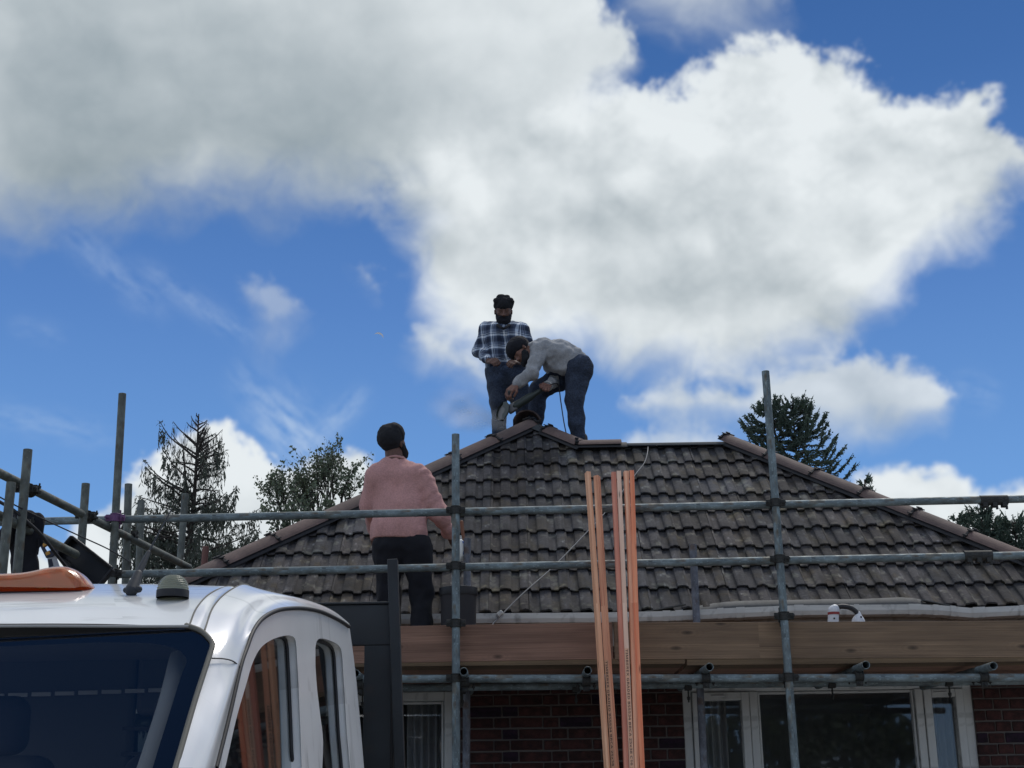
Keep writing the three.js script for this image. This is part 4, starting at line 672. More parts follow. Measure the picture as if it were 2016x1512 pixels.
function hand(wrist, knuckle, curlTo, thumbSide, size = 1) {         // palm, four unequal fingers bent round what they hold, and a thumb from the side of the palm
  const along = knuckle.clone().sub(wrist).normalize(), across = along.clone().cross(curlTo).normalize(), out = [], s = size;
  const palm = (t) => wrist.clone().lerp(knuckle, t);
  for (const k of [-1, -0.33, 0.33, 1]) out.push([palm(0.25).addScaledVector(across, k * 0.019 * s), palm(1).addScaledVector(across, k * 0.028 * s), 0.015 * s, 0.0125 * s]);
  [-1, -0.33, 0.33, 1].forEach((k, i) => {
    const base = palm(1).addScaledVector(across, k * 0.029 * s), l = [0.030, 0.037, 0.039, 0.034][i] * s * 1.05, r = 0.0088 * s;
    const a = base.clone().addScaledVector(along, l * 0.75).addScaledVector(curlTo, l * 0.65), b = a.clone().addScaledVector(along, -l * 0.1).addScaledVector(curlTo, l * 0.8), c = b.clone().addScaledVector(along, -l * 0.55).addScaledVector(curlTo, l * 0.25);
    out.push([base, a, r * 1.1, r], [a, b, r, r * 0.93], [b, c, r * 0.93, r * 0.8]);
  });
  const tb = palm(0.35).addScaledVector(across, thumbSide * 0.03 * s), t1 = tb.clone().addScaledVector(across, thumbSide * 0.02 * s).addScaledVector(along, 0.026 * s).addScaledVector(curlTo, 0.018 * s), t2 = t1.clone().addScaledVector(along, 0.022 * s).addScaledVector(curlTo, 0.022 * s).addScaledVector(across, -thumbSide * 0.008 * s);
  out.push([palm(0.2), tb, 0.014 * s, 0.013 * s], [tb, t1, 0.0125 * s, 0.0105 * s], [t1, t2, 0.0105 * s, 0.009 * s]);
  return flesh(out, 0.006, 0.0045);
}
function headShape(c, face, up, s = 1, detail = true) {             // cranium, brow, cheeks, nose, lips, chin, ears, neck
  const right = face.clone().cross(up).normalize(), at = (x, y, z) => c.clone().addScaledVector(right, x * s).addScaledVector(up, y * s).addScaledVector(face, z * s);
  const l = [[at(0, 0.045, -0.022), at(0, 0.045, 0.018), 0.076 * s, 0.074 * s], [at(-0.018, 0.0, 0.035), at(0.018, 0.0, 0.035), 0.053 * s, 0.053 * s], [at(-0.016, -0.055, 0.045), at(0.016, -0.055, 0.045), 0.040 * s, 0.040 * s], [at(-0.02, -0.078, 0.05), at(0.02, -0.078, 0.05), 0.024 * s, 0.024 * s],
    [at(0, 0.018, 0.088), at(0, -0.022, 0.106), 0.008 * s, 0.013 * s], [at(-0.014, -0.026, 0.094), at(0.014, -0.026, 0.094), 0.009 * s, 0.009 * s], [at(-0.035, 0.028, 0.075), at(0.035, 0.028, 0.075), 0.012 * s, 0.012 * s], [at(-0.016, -0.05, 0.083), at(0.016, -0.05, 0.083), 0.0085 * s, 0.0085 * s],
    [at(-0.037, -0.012, 0.062), at(-0.03, -0.02, 0.07), 0.022 * s, 0.018 * s], [at(0.037, -0.012, 0.062), at(0.03, -0.02, 0.07), 0.022 * s, 0.018 * s], [at(0, -0.03, -0.012), at(0, -0.13, -0.02), 0.055 * s, 0.056 * s]];
  for (const k of [-1, 1]) l.push([at(k * 0.078, 0.012, 0), at(k * 0.082, -0.02, 0.004), 0.014 * s, 0.009 * s]);
  const g = flesh(l, 0.014, 0.0055);
  const eyes = []; for (const k of [-1, 1]) eyes.push(new THREE.SphereGeometry(0.0115 * s, 10, 8).translate(...at(k * 0.031, 0.006, 0.077).toArray()));
  const brows = []; for (const k of [-1, 1]) brows.push(capsuleBetween(at(k * 0.016, 0.027, 0.089), at(k * 0.048, 0.029, 0.079), 0.005, 0.0035, 6));
  return { g, at, eyes, brows };
}
function person(label, base, build) { const p = thing('person', label, 'person', base); build(p); return p; }
const foot = (heel, toe, r = 0.045) => [[heel, heel.clone().lerp(toe, 0.5).add(V(0, 0.006, 0)), r, r * 0.95], [heel.clone().lerp(toe, 0.5), toe, r * 0.95, r * 0.78], [heel, heel.clone().add(V(0, 0.09, 0)), r, r * 1.02]];

// the man in the plaid shirt, upright behind the hip, looking down
{
  const D = 12.3, J = (px, py, d = 0) => P(px, py, D + d);
  const feetL = V(J(984, 850).x, 4.575, -12.42), feetR = V(J(1040, 850).x, 4.62, -12.35);
  person('man in a blue and white plaid shirt standing on the roof, looking down', V(J(993, 850).x, 4.55, -12.35), (p) => {
    const hip = J(994, 724), sL = J(957, 650, -0.06), sR = J(1027, 650, -0.06), eL = J(944, 692, -0.02), eR = J(1043, 694, -0.02), wL = J(962, 711, -0.25), wR = J(1022, 713, -0.25), hL = J(978, 737), hR = J(1014, 737), kL = J(981, 790, -0.08), kR = J(1028, 792, -0.08), aL = feetL.clone().add(V(0, 0.1, 0)), aR = feetR.clone().add(V(0, 0.1, 0)), neck = J(991, 640, -0.1);
    const face = V(0.05, -0.42, 0.9).normalize(), up = V(0.02, 0.9, 0.42).normalize(), H = headShape(J(991, 614, -0.12), face, up, 0.92);
    const arms = [[sL, eL, 0.047, 0.04], [eL, wL, 0.039, 0.028], [sR, eR, 0.047, 0.04], [eR, wR, 0.039, 0.028]];
    const torso = (o) => [[J(977, 662, -0.08), J(979, 700, -0.04), 0.088 + o, 0.094 + o], [J(1008, 662, -0.08), J(1009, 700, -0.04), 0.088 + o, 0.094 + o], [J(979, 700, -0.04), J(980, 722), 0.094 + o, 0.094 + o], [J(1009, 700, -0.04), J(1010, 722), 0.094 + o, 0.094 + o], [sL, sR, 0.052 + o, 0.052 + o], [J(978, 652, -0.08), J(1005, 652, -0.08), 0.075 + o, 0.075 + o]];
    const legs = (o) => [[hL, kL, 0.088 + o, 0.06 + o], [kL, aL, 0.058 + o, 0.04 + o], [hR, kR, 0.088 + o, 0.06 + o], [kR, aR, 0.058 + o, 0.04 + o], [J(981, 728), J(1011, 728), 0.092 + o, 0.092 + o]];
    const body = plain([flesh([...torso(-0.012), ...arms, ...legs(-0.01), [neck, J(991, 622, -0.11), 0.055, 0.05]], 0.03, 0.014), H.g, hand(wL, J(970, 710, -0.32), V(0.5, -0.6, 0.1).normalize(), 1), hand(wR, J(1012, 712, -0.32), V(-0.5, -0.6, 0.1).normalize(), -1)]);
    part('body', body, skinMat, p);
    // plaid: woven bands of navy, slate and white
    const stripe = (t) => { const q = ((t % 1) + 1) % 1, b = (c, w) => Math.max(0, 1 - Math.abs(q - c) / w); return [Math.min(1, b(0.12, 0.10) * 2.4 + b(0.30, 0.035) * 2), Math.min(1, b(0.42, 0.04) * 2 + b(0.52, 0.03) * 2), b(0.76, 0.14) > 0 ? 1 : 0]; };
    const plaid = tex(512, 512, (u, v) => { const a = stripe(u), b = stripe(v), w = 0.5 * (a[0] + b[0]), l = 0.32 * (a[1] + b[1]), d = 0.5 * (a[2] + b[2]), k = 0.92 + 0.2 * (vn(u * 200, v * 200, 200) - 0.5); return [k * clamp(0.25 + 0.85 * w + 0.5 * l - 0.12 * d), k * clamp(0.30 + 0.85 * w + 0.5 * l - 0.13 * d), k * clamp(0.39 + 0.8 * w + 0.5 * l - 0.14 * d)]; }, true, 1 / 0.115, 1 / 0.115);
    const shirtMat = std({ map: plaid, roughness: 0.95, bumpMap: fabricBump, bumpScale: 0.001 });
    const hem = J(994, 728).y;
    const shirt = part('shirt', flesh([...torso(0.012), [sL, eL, 0.068, 0.056], [eL, wL.clone().lerp(eL, 0.12), 0.056, 0.042], [sR, eR, 0.068, 0.056], [eR, wR.clone().lerp(eR, 0.12), 0.056, 0.042], [J(982, 716), J(984, 727), 0.108, 0.112], [J(1006, 716), J(1006, 729), 0.108, 0.112]], 0.035, 0.0095, (x, y, z, d) => Math.max(foldNoise(0.013, 13, 9, 13)(x, y, z, d), hem - 0.01 + 0.02 * n3(x * 9, 2, z * 9) - y)), shirtMat, p);
    part('collar', wire([J(979, 648, -0.02), J(979, 640, -0.16), J(991, 647, -0.25), J(1003, 640, -0.16), J(1003, 648, -0.02)], 0.013, 30, 8), blackCloth, p);
    const btn = []; for (const y of [660, 676, 692, 708]) btn.push(new THREE.SphereGeometry(0.005, 8, 6).translate(...J(994, y, -0.20).toArray())); part('button', plain(btn), M.frame, shirt);
    part('trousers', flesh(legs(0.016), 0.03, 0.011, foldNoise(0.012, 12, 8, 12, 4)), denim, p);
    for (const [f, k] of [[feetL, -1], [feetR, 1]]) part('boot', flesh(foot(f.clone().add(V(0, 0.04, -0.05)), f.clone().add(V(0.03 * k, 0.025, 0.17))), 0.02, 0.011), leather, p);
    part('beard', flesh([[H.at(-0.045, -0.035, 0.035), H.at(-0.03, -0.075, 0.06), 0.034, 0.036], [H.at(0.045, -0.035, 0.035), H.at(0.03, -0.075, 0.06), 0.034, 0.036], [H.at(-0.025, -0.08, 0.068), H.at(0.025, -0.08, 0.068), 0.036, 0.036], [H.at(0, -0.10, 0.07), H.at(0, -0.115, 0.066), 0.034, 0.026], [H.at(-0.028, -0.036, 0.091), H.at(0.028, -0.036, 0.091), 0.008, 0.008]], 0.02, 0.007, foldNoise(0.006, 60, 60, 60)), navyCloth, p);
    part('cap', flesh([[H.at(-0.034, 0.07, 0.0), H.at(0.034, 0.07, 0.0), 0.060, 0.060], [H.at(0, 0.07, -0.04), H.at(0, 0.072, 0.04), 0.062, 0.062], [H.at(-0.03, 0.135, 0.0), H.at(0.035, 0.145, 0.01), 0.034, 0.03], [H.at(-0.065, 0.115, 0.04), H.at(0.068, 0.115, 0.04), 0.026, 0.026], [H.at(-0.07, 0.11, -0.04), H.at(0.07, 0.11, -0.04), 0.026, 0.026], [H.at(-0.075, 0.11, -0.01), H.at(-0.092, 0.098, 0.01), 0.022, 0.018]], 0.018, 0.008, foldNoise(0.006, 40, 40, 40, 2)), blackCloth, p);
    part('eyes', plain(H.eyes), M.black, p); part('eyebrows', plain(H.brows), M.black, p);
  });
}

// the man bent over the ridge with a cutting tool
const tool = { head: P(1004, 806, 11.62), mid: P(1040, 783, 11.6), tail: P(1072, 764, 11.58) };
{
  const D = 11.75, J = (px, py, d = 0) => P(px, py, D + d);
  const fN = V(J(1138, 860).x, 4.545, -11.72), fF = V(J(1050, 860).x, 4.60, -11.95);
  person('man in a grey sweatshirt and jeans bent double over the ridge, cutting a tile', V(J(1110, 850).x, 4.5, -11.8), (p) => {
    const sN = J(1062, 690, -0.14), eN = J(1047, 733, -0.2), wN = J(1017, 757, -0.14), sF = J(1078, 702, 0.13), eF = J(1094, 748, 0.06), wF = J(1078, 760, -0.1), hN = J(1139, 730, -0.07), hF = J(1124, 734, 0.1), kN = J(1131, 786, -0.1), kF = J(1060, 768, 0.1), aN = fN.clone().add(V(0, 0.1, 0)), aF = fF.clone().add(V(0, 0.1, 0));
    const face = V(-0.62, -0.68, 0.38).normalize(), up = V(-0.78, 0.58, -0.16).normalize().addScaledVector(face, 0).normalize(), H = headShape(J(1030, 694, -0.06), face, up.clone().addScaledVector(face, -up.dot(face)).normalize(), 0.95);
    const torso = (o) => [[J(1128, 712, -0.06), J(1098, 698, -0.07), 0.106 + o, 0.112 + o], [J(1128, 712, 0.06), J(1098, 698, 0.07), 0.106 + o, 0.112 + o], [J(1098, 698, -0.07), J(1070, 692, -0.07), 0.112 + o, 0.095 + o], [J(1098, 698, 0.07), J(1070, 692, 0.07), 0.112 + o, 0.095 + o], [J(1066, 686, -0.1), J(1070, 694, 0.1), 0.066 + o, 0.066 + o]];
    const legs = (o) => [[hN, kN, 0.098 + o, 0.062 + o], [kN, aN, 0.06 + o, 0.042 + o], [hF, kF, 0.092 + o, 0.066 + o], [kF, aF, 0.062 + o, 0.044 + o], [J(1138, 724, -0.08), J(1134, 724, 0.08), 0.108 + o, 0.108 + o]];
    const body = plain([flesh([...torso(-0.014), [sN, eN, 0.046, 0.04], [eN, wN, 0.039, 0.028], [sF, eF, 0.046, 0.04], [eF, wF, 0.039, 0.028], ...legs(-0.012), [J(1060, 686, -0.02), J(1038, 690, -0.05), 0.056, 0.052]], 0.03, 0.014), H.g, hand(wN, J(1004, 769, -0.16), V(0.1, -0.75, -0.5).normalize(), 1, 1.12), hand(wF, tool.tail.clone().add(V(0.02, 0.02, 0.02)), V(-0.3, -0.8, 0.45).normalize(), -1, 1.1)]);
    part('body', body, skinLight, p);
    const grey = cloth(0.40, 0.41, 0.42);
    part('sweatshirt', flesh([...torso(0.016), [J(1092, 716, -0.08), J(1112, 724, -0.08), 0.075, 0.08], [J(1092, 716, 0.08), J(1112, 724, 0.08), 0.075, 0.08], [sN, eN, 0.070, 0.056], [eN, wN.clone().lerp(eN, 0.14), 0.054, 0.042], [sF, eF, 0.068, 0.056], [eF, wF.clone().lerp(eF, 0.2), 0.054, 0.042], [J(1046, 688, -0.04), J(1060, 684, -0.02), 0.062, 0.08]], 0.035, 0.0095, foldNoise(0.020, 12, 11, 9, 9)), grey, p);
    part('cuff', plain([capsuleBetween(wN.clone().lerp(eN, 0.2), wN.clone().lerp(eN, 0.05), 0.045, 0.043, 14), capsuleBetween(wF.clone().lerp(eF, 0.3), wF.clone().lerp(eF, 0.12), 0.045, 0.043, 14)]), grey, p);
    part('jeans', flesh(legs(0.018), 0.03, 0.0105, foldNoise(0.014, 11, 9, 12, 14)), denim, p);
    for (const f of [fN, fF]) part('boot', flesh(foot(f.clone().add(V(0.03, 0.045, 0)), f.clone().add(V(-0.17, 0.03, 0.03)), 0.05), 0.02, 0.011), leather, p);
    part('head_wrap', flesh([[H.at(-0.02, 0.07, -0.01), H.at(0.02, 0.07, -0.01), 0.088, 0.088], [H.at(0, 0.075, -0.05), H.at(0, 0.08, 0.035), 0.080, 0.074], [H.at(-0.045, 0.07, 0.035), H.at(0.045, 0.07, 0.035), 0.045, 0.045]], 0.03, 0.008, foldNoise(0.006, 34, 34, 34, 2)), navyCloth, p);
    part('beard', flesh([[H.at(-0.045, -0.035, 0.035), H.at(-0.03, -0.075, 0.06), 0.034, 0.036], [H.at(0.045, -0.035, 0.035), H.at(0.03, -0.075, 0.06), 0.034, 0.036], [H.at(-0.025, -0.085, 0.066), H.at(0.025, -0.085, 0.066), 0.036, 0.036]], 0.02, 0.007, foldNoise(0.006, 60, 60, 60)), blackCloth, p);
    part('eyes', plain(H.eyes), M.black, p); part('eyebrows', plain(H.brows), M.black, p);
    part('wristband', new THREE.TorusGeometry(0.038, 0.008, 8, 20).applyQuaternion(new THREE.Quaternion().setFromUnitVectors(V(0, 0, 1), wF.clone().sub(eF).normalize())).translate(...wF.toArray()), M.frame, p);
  });
}

// the man in pink on the platform, his back to the drive, looking up at the others
{
  const D = 9.12, J = (px, py, d = 0) => P(px, py, D + d), deckY = 2.512;
  const fL = V(J(768, 1240).x, deckY, -9.1), fR = V(J(832, 1240).x, deckY, -9.06);
  person('man in a pink long sleeved top and black trousers seen from behind on the platform', V(J(795, 1240).x, deckY, -9.1), (p) => {
    const sL = J(741, 938, 0.02), sR = J(826, 936, 0.02), eL = J(727, 996, 0.1), wL = J(733, 1045, 0.3), eR = J(862, 1010, 0.02), wR = J(887, 1052, 0.22), hL = J(764, 1082), hR = J(820, 1082), kL = J(766, 1160, 0.04), kR = J(829, 1160, 0.04), aL = fL.clone().add(V(0, 0.1, 0)), aR = fR.clone().add(V(0, 0.1, 0));
    const face = V(0.62, 0.3, -0.72).normalize(), up = V(-0.12, 0.95, 0.3).normalize(), H = headShape(J(773, 875, 0.03), face, up.addScaledVector(face, -up.dot(face)).normalize(), 0.89);
    const torso = (o) => [[J(757, 945, 0.05), J(766, 1000, 0.03), 0.090 + o, 0.082 + o], [J(808, 945, 0.05), J(806, 1000, 0.03), 0.090 + o, 0.082 + o], [J(766, 1000, 0.03), J(768, 1050, 0.02), 0.082 + o, 0.082 + o], [J(806, 1000, 0.03), J(808, 1050, 0.02), 0.082 + o, 0.082 + o], [sL, sR, 0.058 + o, 0.058 + o], [J(764, 928, 0.05), J(800, 928, 0.05), 0.066 + o, 0.066 + o], [J(775, 914, 0.04), J(782, 914, 0.04), 0.052 + o, 0.052 + o]];
    const legs = (o) => [[hL, kL, 0.082 + o, 0.056 + o], [kL, aL, 0.056 + o, 0.044 + o], [hR, kR, 0.082 + o, 0.058 + o], [kR, aR, 0.056 + o, 0.044 + o], [J(770, 1072), J(814, 1072), 0.088 + o, 0.088 + o]];
    const body = plain([flesh([...torso(-0.014), [sL, eL, 0.048, 0.042], [eL, wL, 0.04, 0.03], [sR, eR, 0.048, 0.042], [eR, wR, 0.04, 0.03], ...legs(-0.012), [J(776, 912, 0.03), J(776, 890, 0.03), 0.058, 0.056]], 0.03, 0.014), H.g, hand(wL, J(736, 1062, 0.36), V(0.2, -0.5, -0.6).normalize(), 1), hand(wR, J(896, 1066, 0.28), V(0.3, -0.8, -0.3).normalize(), -1)]);
    part('body', body, skinMat, p);
    const pink = cloth(0.64, 0.345, 0.315), hem = J(787, 1063).y;
    part('jumper', flesh([...torso(0.016), [sL, eL, 0.072, 0.058], [eL, wL.clone().lerp(eL, 0.1), 0.056, 0.044], [sR, eR, 0.074, 0.060], [eR, wR.clone().lerp(eR, 0.1), 0.058, 0.044], [J(768, 1038, 0.02), J(770, 1054, 0.02), 0.118, 0.120], [J(806, 1038, 0.02), J(806, 1054, 0.02), 0.118, 0.120], [J(768, 1054, 0.02), J(768, 1080, 0.02), 0.120, 0.116], [J(806, 1054, 0.02), J(806, 1080, 0.02), 0.120, 0.116]], 0.035, 0.0085, (x, y, z, d) => Math.max(foldNoise(0.021, 10, 3.0, 8, 3)(x, y, z, d) + (Math.abs(d) < 0.05 && x > sR.x ? 0.0026 * Math.sin((x * 0.7 - y) * 80 + 3 * n3(x * 9, y * 9, z * 9)) : 0), hem + 0.012 * (x - J(787, 1055).x) * -3 - y)), pink, p);
    part('collar', new THREE.TorusGeometry(0.064, 0.009, 8, 30).rotateX(Math.PI / 2 - 0.3).translate(...J(778, 908, 0.04).toArray()), pink, p);
    part('trousers', flesh(legs(0.020), 0.03, 0.010, (x, y, z, d) => Math.max(foldNoise(0.014, 11, 8, 12, 24)(x, y, z, d), y - hem - 0.02)), navyCloth, p);
    for (const f of [fL, fR]) part('boot', flesh(foot(f.clone().add(V(0, 0.045, 0.05)), f.clone().add(V(0.02, 0.03, -0.18)), 0.046), 0.02, 0.011), leather, p);
    part('hair', flesh([[H.at(0, 0.04, -0.028), H.at(0, 0.012, -0.03), 0.064, 0.056], [H.at(-0.025, 0.02, -0.02), H.at(0.025, 0.02, -0.02), 0.056, 0.056]], 0.02, 0.007), blackCloth, p);
    part('beard', flesh([[H.at(-0.05, -0.03, 0.03), H.at(-0.032, -0.075, 0.06), 0.034, 0.036], [H.at(0.05, -0.03, 0.03), H.at(0.032, -0.075, 0.06), 0.034, 0.036], [H.at(-0.025, -0.085, 0.066), H.at(0.025, -0.085, 0.066), 0.036, 0.036]], 0.02, 0.007, foldNoise(0.006, 60, 60, 60)), blackCloth, p);
    part('cap', flesh([[H.at(0, 0.055, -0.022), H.at(0, 0.07, 0.02), 0.080, 0.078], [H.at(-0.03, 0.100, -0.02), H.at(0.03, 0.100, 0.01), 0.050, 0.050], [H.at(-0.03, 0.045, -0.03), H.at(0.03, 0.045, -0.03), 0.058, 0.058]], 0.025, 0.007, foldNoise(0.004, 40, 40, 40)), blackCloth, p);
    part('eyes', plain(H.eyes), M.black, p);
  });
}
// ---------------------------------------------------------------- tools and loose things
{
  // the cutting tool in the bent man's hands
  const g = thing('angle_grinder', 'grey-green angle grinder with a cutting disc held over the ridge', 'grinder', tool.head.clone()), body = std({ color: lin(0.022, 0.032, 0.028), roughness: 0.5 }), metal = std({ color: lin(0.13, 0.13, 0.13), metalness: 0.6, roughness: 0.45 });
  const d = tool.tail.clone().sub(tool.head).normalize(), at = (t) => tool.head.clone().addScaledVector(d, t), q = fromTo(tool.head, tool.tail), len = tool.head.distanceTo(tool.tail);
  part('motor_housing', new THREE.LatheGeometry([[0.0, 0.03], [0.030, 0.032], [0.036, 0.05], [0.036, 0.10], [0.032, 0.12], [0.036, 0.14], [0.034, len * 0.58], [0.022, len * 0.72], [0.019, len * 1.04], [0.0, len * 1.06]].map((a) => new THREE.Vector2(...a)), 20), body, g, tool.head, q);
  part('gear_head', new RoundedBoxGeometry(0.075, 0.085, 0.06, 2, 0.014).applyQuaternion(q), metal, g, at(0.02));
  const axis = V(-0.62, 0.18, 0.5).normalize(), dq = fromTo(at0, axis), c = at(-0.02).add(V(-0.035, -0.015, 0.03));
  part('cutting_disc', new THREE.CylinderGeometry(0.078, 0.078, 0.003, 40).applyQuaternion(dq), metal, g, c);
  const guard = []; const sh = new THREE.CylinderGeometry(0.084, 0.084, 0.03, 28, 1, true, 0, Math.PI); guard.push(sh, new THREE.RingGeometry(0.03, 0.084, 28, 1, 0, Math.PI).rotateX(-Math.PI / 2).rotateY(Math.PI / 2).translate(0, 0.015, 0));
  part('disc_guard', plain(guard).applyQuaternion(dq.clone().multiply(new THREE.Quaternion().setFromEuler(new THREE.Euler(0, 2.4, 0)))), body, g, c);
  part('side_handle', capsuleBetween(at(0.03), P(1003, 772, 11.58), 0.014, 0.017), M.black, g);
  part('power_cord', wire([tool.tail.clone().addScaledVector(d, 0.02), P(1088, 756, 11.62), P(1099, 758, 11.7), P(1104, 790, 11.72), P(1110, 830, 11.65), P(1117, 864, 11.55)], 0.005, 60, 6), M.black, g);
}
{
  // dust drifting off the cut: a few thin ragged veils
  const R = rng(9), soft = tex(128, 128, (u, v) => { const r = Math.hypot(u - 0.5, v - 0.5) * 2; return clamp((1 - sstep(0.15, 1, r)) * (0.25 + 1.1 * vfbm(u * 4, v * 4, 4, 4)) * 0.3); }, false), gs = [];
  for (const [px, py, w, h, d, yaw] of [[975, 822, 0.42, 0.22, 12.05, 0.3], [935, 825, 0.62, 0.34, 11.98, -0.35], [905, 800, 0.72, 0.5, 12.1, 0.15], [985, 838, 0.3, 0.14, 11.9, -0.2]]) { const c = P(px, py, d), g = new THREE.PlaneGeometry(w, h, 16, 10), p = g.attributes.position; for (let i = 0; i < p.count; i++) p.setZ(i, 0.12 * n3(p.getX(i) * 5 + px, p.getY(i) * 5, 2)); g.computeVertexNormals(); gs.push(g.rotateY(yaw).translate(c.x, c.y, c.z)); }
  const dust = part('dust_cloud', plain(gs), phy({ color: lin(0.96, 0.93, 0.90), roughness: 1, transmission: 0.8, thickness: 0, transparent: true, alphaMap: soft }), scene); dust.userData = { kind: 'stuff', label: 'pale dust drifting from the cut at the roof apex', category: 'dust' }; dust.castShadow = false;
}
{
  // roofing battens leaning on the rail, with a faint grading stamp on two of them
  const stamp = (txt) => { const c = document.createElement('canvas'); c.width = 1024; c.height = 40; const x = c.getContext('2d'); x.fillStyle = '#dba988'; x.fillRect(0, 0, 1024, 40); x.fillStyle = '#4e3a33'; x.font = 'bold 34px sans-serif'; x.fillText(txt, 6, 32); const t = new THREE.CanvasTexture(c); t.colorSpace = THREE.SRGBColorSpace; return t; };
  const rows = [[1156.5, 930, 1196.5, 0.025], [1174.5, 938, 1211, 0.030], [1208.5, 931, 1232.5, 0.027], [1218, 929, 1243.5, 0.026], [1233, 929, 1254, 0.028], [1242.8, 928, 1265, 0.027]];
  const labels = ['pale batten standing apart at the west side of the leaning bundle', 'batten with a dark stamped face next to the pale batten leaning apart', 'brownish pink batten beside the wide gap in the leaning bundle', 'pale batten stamped with a line of black lettering', 'pale orange batten between the stamped batten and the red one', 'strongly orange red batten at the bay window side of the bundle'];
  rows.forEach(([tx, ty, bx, w], i) => {
    const dz = (i % 2) * 0.016, a = P(tx, ty, 8.60 - dz), b = P(bx, 1512, 8.26 - dz), low = down(a, b), len = a.distanceTo(low), q = fromTo(low, a), yaw = new THREE.Quaternion().setFromAxisAngle(V(0, 1, 0), [0.38, -0.5, 0.06, 0, 0.1, -0.1][i]);
    const g = boxUV(new THREE.BoxGeometry(w, len, 0.034, 1, 24, 1)).translate(0, len / 2, 0);
    { const p = g.attributes.position, k = [4, -5, 3, 0, -4, 5][i] * 0.001; for (let j = 0; j < p.count; j++) { const t = p.getY(j) / len; p.setX(j, p.getX(j) + k * Math.sin(t * 9 + i) * 0.7); } g.computeVertexNormals(); }   // sawn stuff is never quite straight
    const o = single('timber_batten', g, M.battens[i], labels[i], 'batten', 'timber battens leaning on the scaffold', low); o.quaternion.copy(q.multiply(yaw));
    if (i === 3 || i === 1) {
      const t = stamp(i === 3 ? 'TIMBEREX GRADED BS5534 BRCA 25x38 C16 2014' : 'TIMBEREX GRADED BS5534 BRCA 25x38 C16');
      const s = new THREE.Mesh(new THREE.PlaneGeometry(0.98, 0.022).rotateZ(-Math.PI / 2), std({ map: t, roughness: 0.85, color: i === 3 ? lin(1, 1, 1) : lin(0.72, 0.66, 0.62) })); s.name = 'grading_stamp'; s.position.set(i === 1 ? -0.004 : 0, len - (i === 3 ? 1.62 : 1.66), 0.0185); s.receiveShadow = true; o.add(s);
    }
  });
}
{
  const deckY = 2.508;
  // dark bucket behind the post
  const c = P(903, 1290, 9.0), g = thing('bucket', 'dark grey builder’s bucket standing on the platform behind the post', 'bucket', V(c.x, deckY, -9.0)), plast = std({ color: lin(0.020, 0.018, 0.020), roughness: 0.7 }), h = P(903, 1158, 9.0).y - deckY;
  part('bucket_body', new THREE.LatheGeometry([[0.0, 0.002], [0.098, 0.002], [0.104, 0.01], [0.115, h - 0.04], [0.110, h - 0.04], [0.098, 0.02], [0, 0.018]].map((a) => new THREE.Vector2(...a)), 36), plast, g, V(c.x, deckY, -9.0));
  part('bucket_rim', new THREE.LatheGeometry([[0.112, h - 0.05], [0.121, h - 0.05], [0.122, h - 0.002], [0.116, h], [0.110, h - 0.006], [0.112, h - 0.05]].map((a) => new THREE.Vector2(...a)), 36), std({ color: lin(0.012, 0.013, 0.016), roughness: 0.5 }), g, V(c.x, deckY, -9.0));
  part('bucket_handle', new THREE.TorusGeometry(0.118, 0.004, 6, 30, Math.PI).rotateZ(Math.PI).rotateX(0.25).translate(0, h - 0.02, 0), M.bolt, g, V(c.x, deckY, -9.0));
  // white bottle with a blue print and a short brush, held by the man in pink
  const b = P(905, 1104, 9.36), bt = thing('spray_bottle', 'white rounded bottle with blue print held by the man in pink', 'bottle', b), t = document.createElement('canvas'); t.width = 128; t.height = 128; const x = t.getContext('2d'); x.fillStyle = '#e4e8e4'; x.fillRect(0, 0, 128, 128); x.fillStyle = '#2a55a8'; x.fillRect(40, 40, 60, 14); x.fillRect(58, 60, 50, 12); x.fillRect(44, 78, 56, 10); const tx = new THREE.CanvasTexture(t); tx.colorSpace = THREE.SRGBColorSpace; tx.wrapS = THREE.RepeatWrapping; tx.repeat.set(3, 1);
  part('bottle_body', new THREE.LatheGeometry([[0, 0], [0.022, 0.004], [0.034, 0.03], [0.040, 0.07], [0.036, 0.11], [0.024, 0.135], [0.012, 0.145], [0, 0.146]].map((a) => new THREE.Vector2(...a)), 26), std({ map: tx, roughness: 0.4 }), bt, b);
  part('bottle_cap', new THREE.CylinderGeometry(0.013, 0.015, 0.025, 16).translate(0, 0.156, 0), M.white, bt, b);
  const k = P(914, 1078, 9.4), k2 = P(909, 1028, 9.42), br = thing('hand_brush', 'short hand brush with a brown wooden handle beside the white bottle', 'brush', k);
  part('brush_handle', capsuleBetween(k.clone().lerp(k2, 0.3), k2, 0.011, 0.013), std({ color: lin(0.17, 0.075, 0.04), roughness: 0.7 }), br); part('brush_head', box(0.035, 0.07, 0.03, 0.004).applyQuaternion(fromTo(k, k2)), M.black, br, k.clone().lerp(k2, 0.08));
  // white power tool with a black handle and a red band on the platform
  const p = P(1666, 1240, 8.98), pt = thing('power_tool', 'white power tool with a black bow handle and red band on the platform', 'tool', V(p.x, deckY, -8.98)), wt = std({ color: lin(0.62, 0.63, 0.65), roughness: 0.45 }), T = (a, b2) => P(a, b2, 8.98);
  part('tool_body', flesh([[T(1640, 1236), T(1641, 1203), 0.036, 0.033], [T(1641, 1203), T(1644, 1198), 0.033, 0.026], [T(1640, 1240), T(1688, 1242), 0.035, 0.03]], 0.015, 0.0055), wt, pt);
  part('tool_nose', flesh([[T(1690, 1208), T(1690, 1224), 0.016, 0.04], [T(1690, 1224), T(1690, 1244), 0.04, 0.03]], 0.01, 0.0055), wt, pt);
  part('tool_handle', wire([T(1644, 1198), T(1656, 1194), T(1672, 1196), T(1684, 1203), T(1690, 1212)], 0.016, 30, 12), M.black, pt);
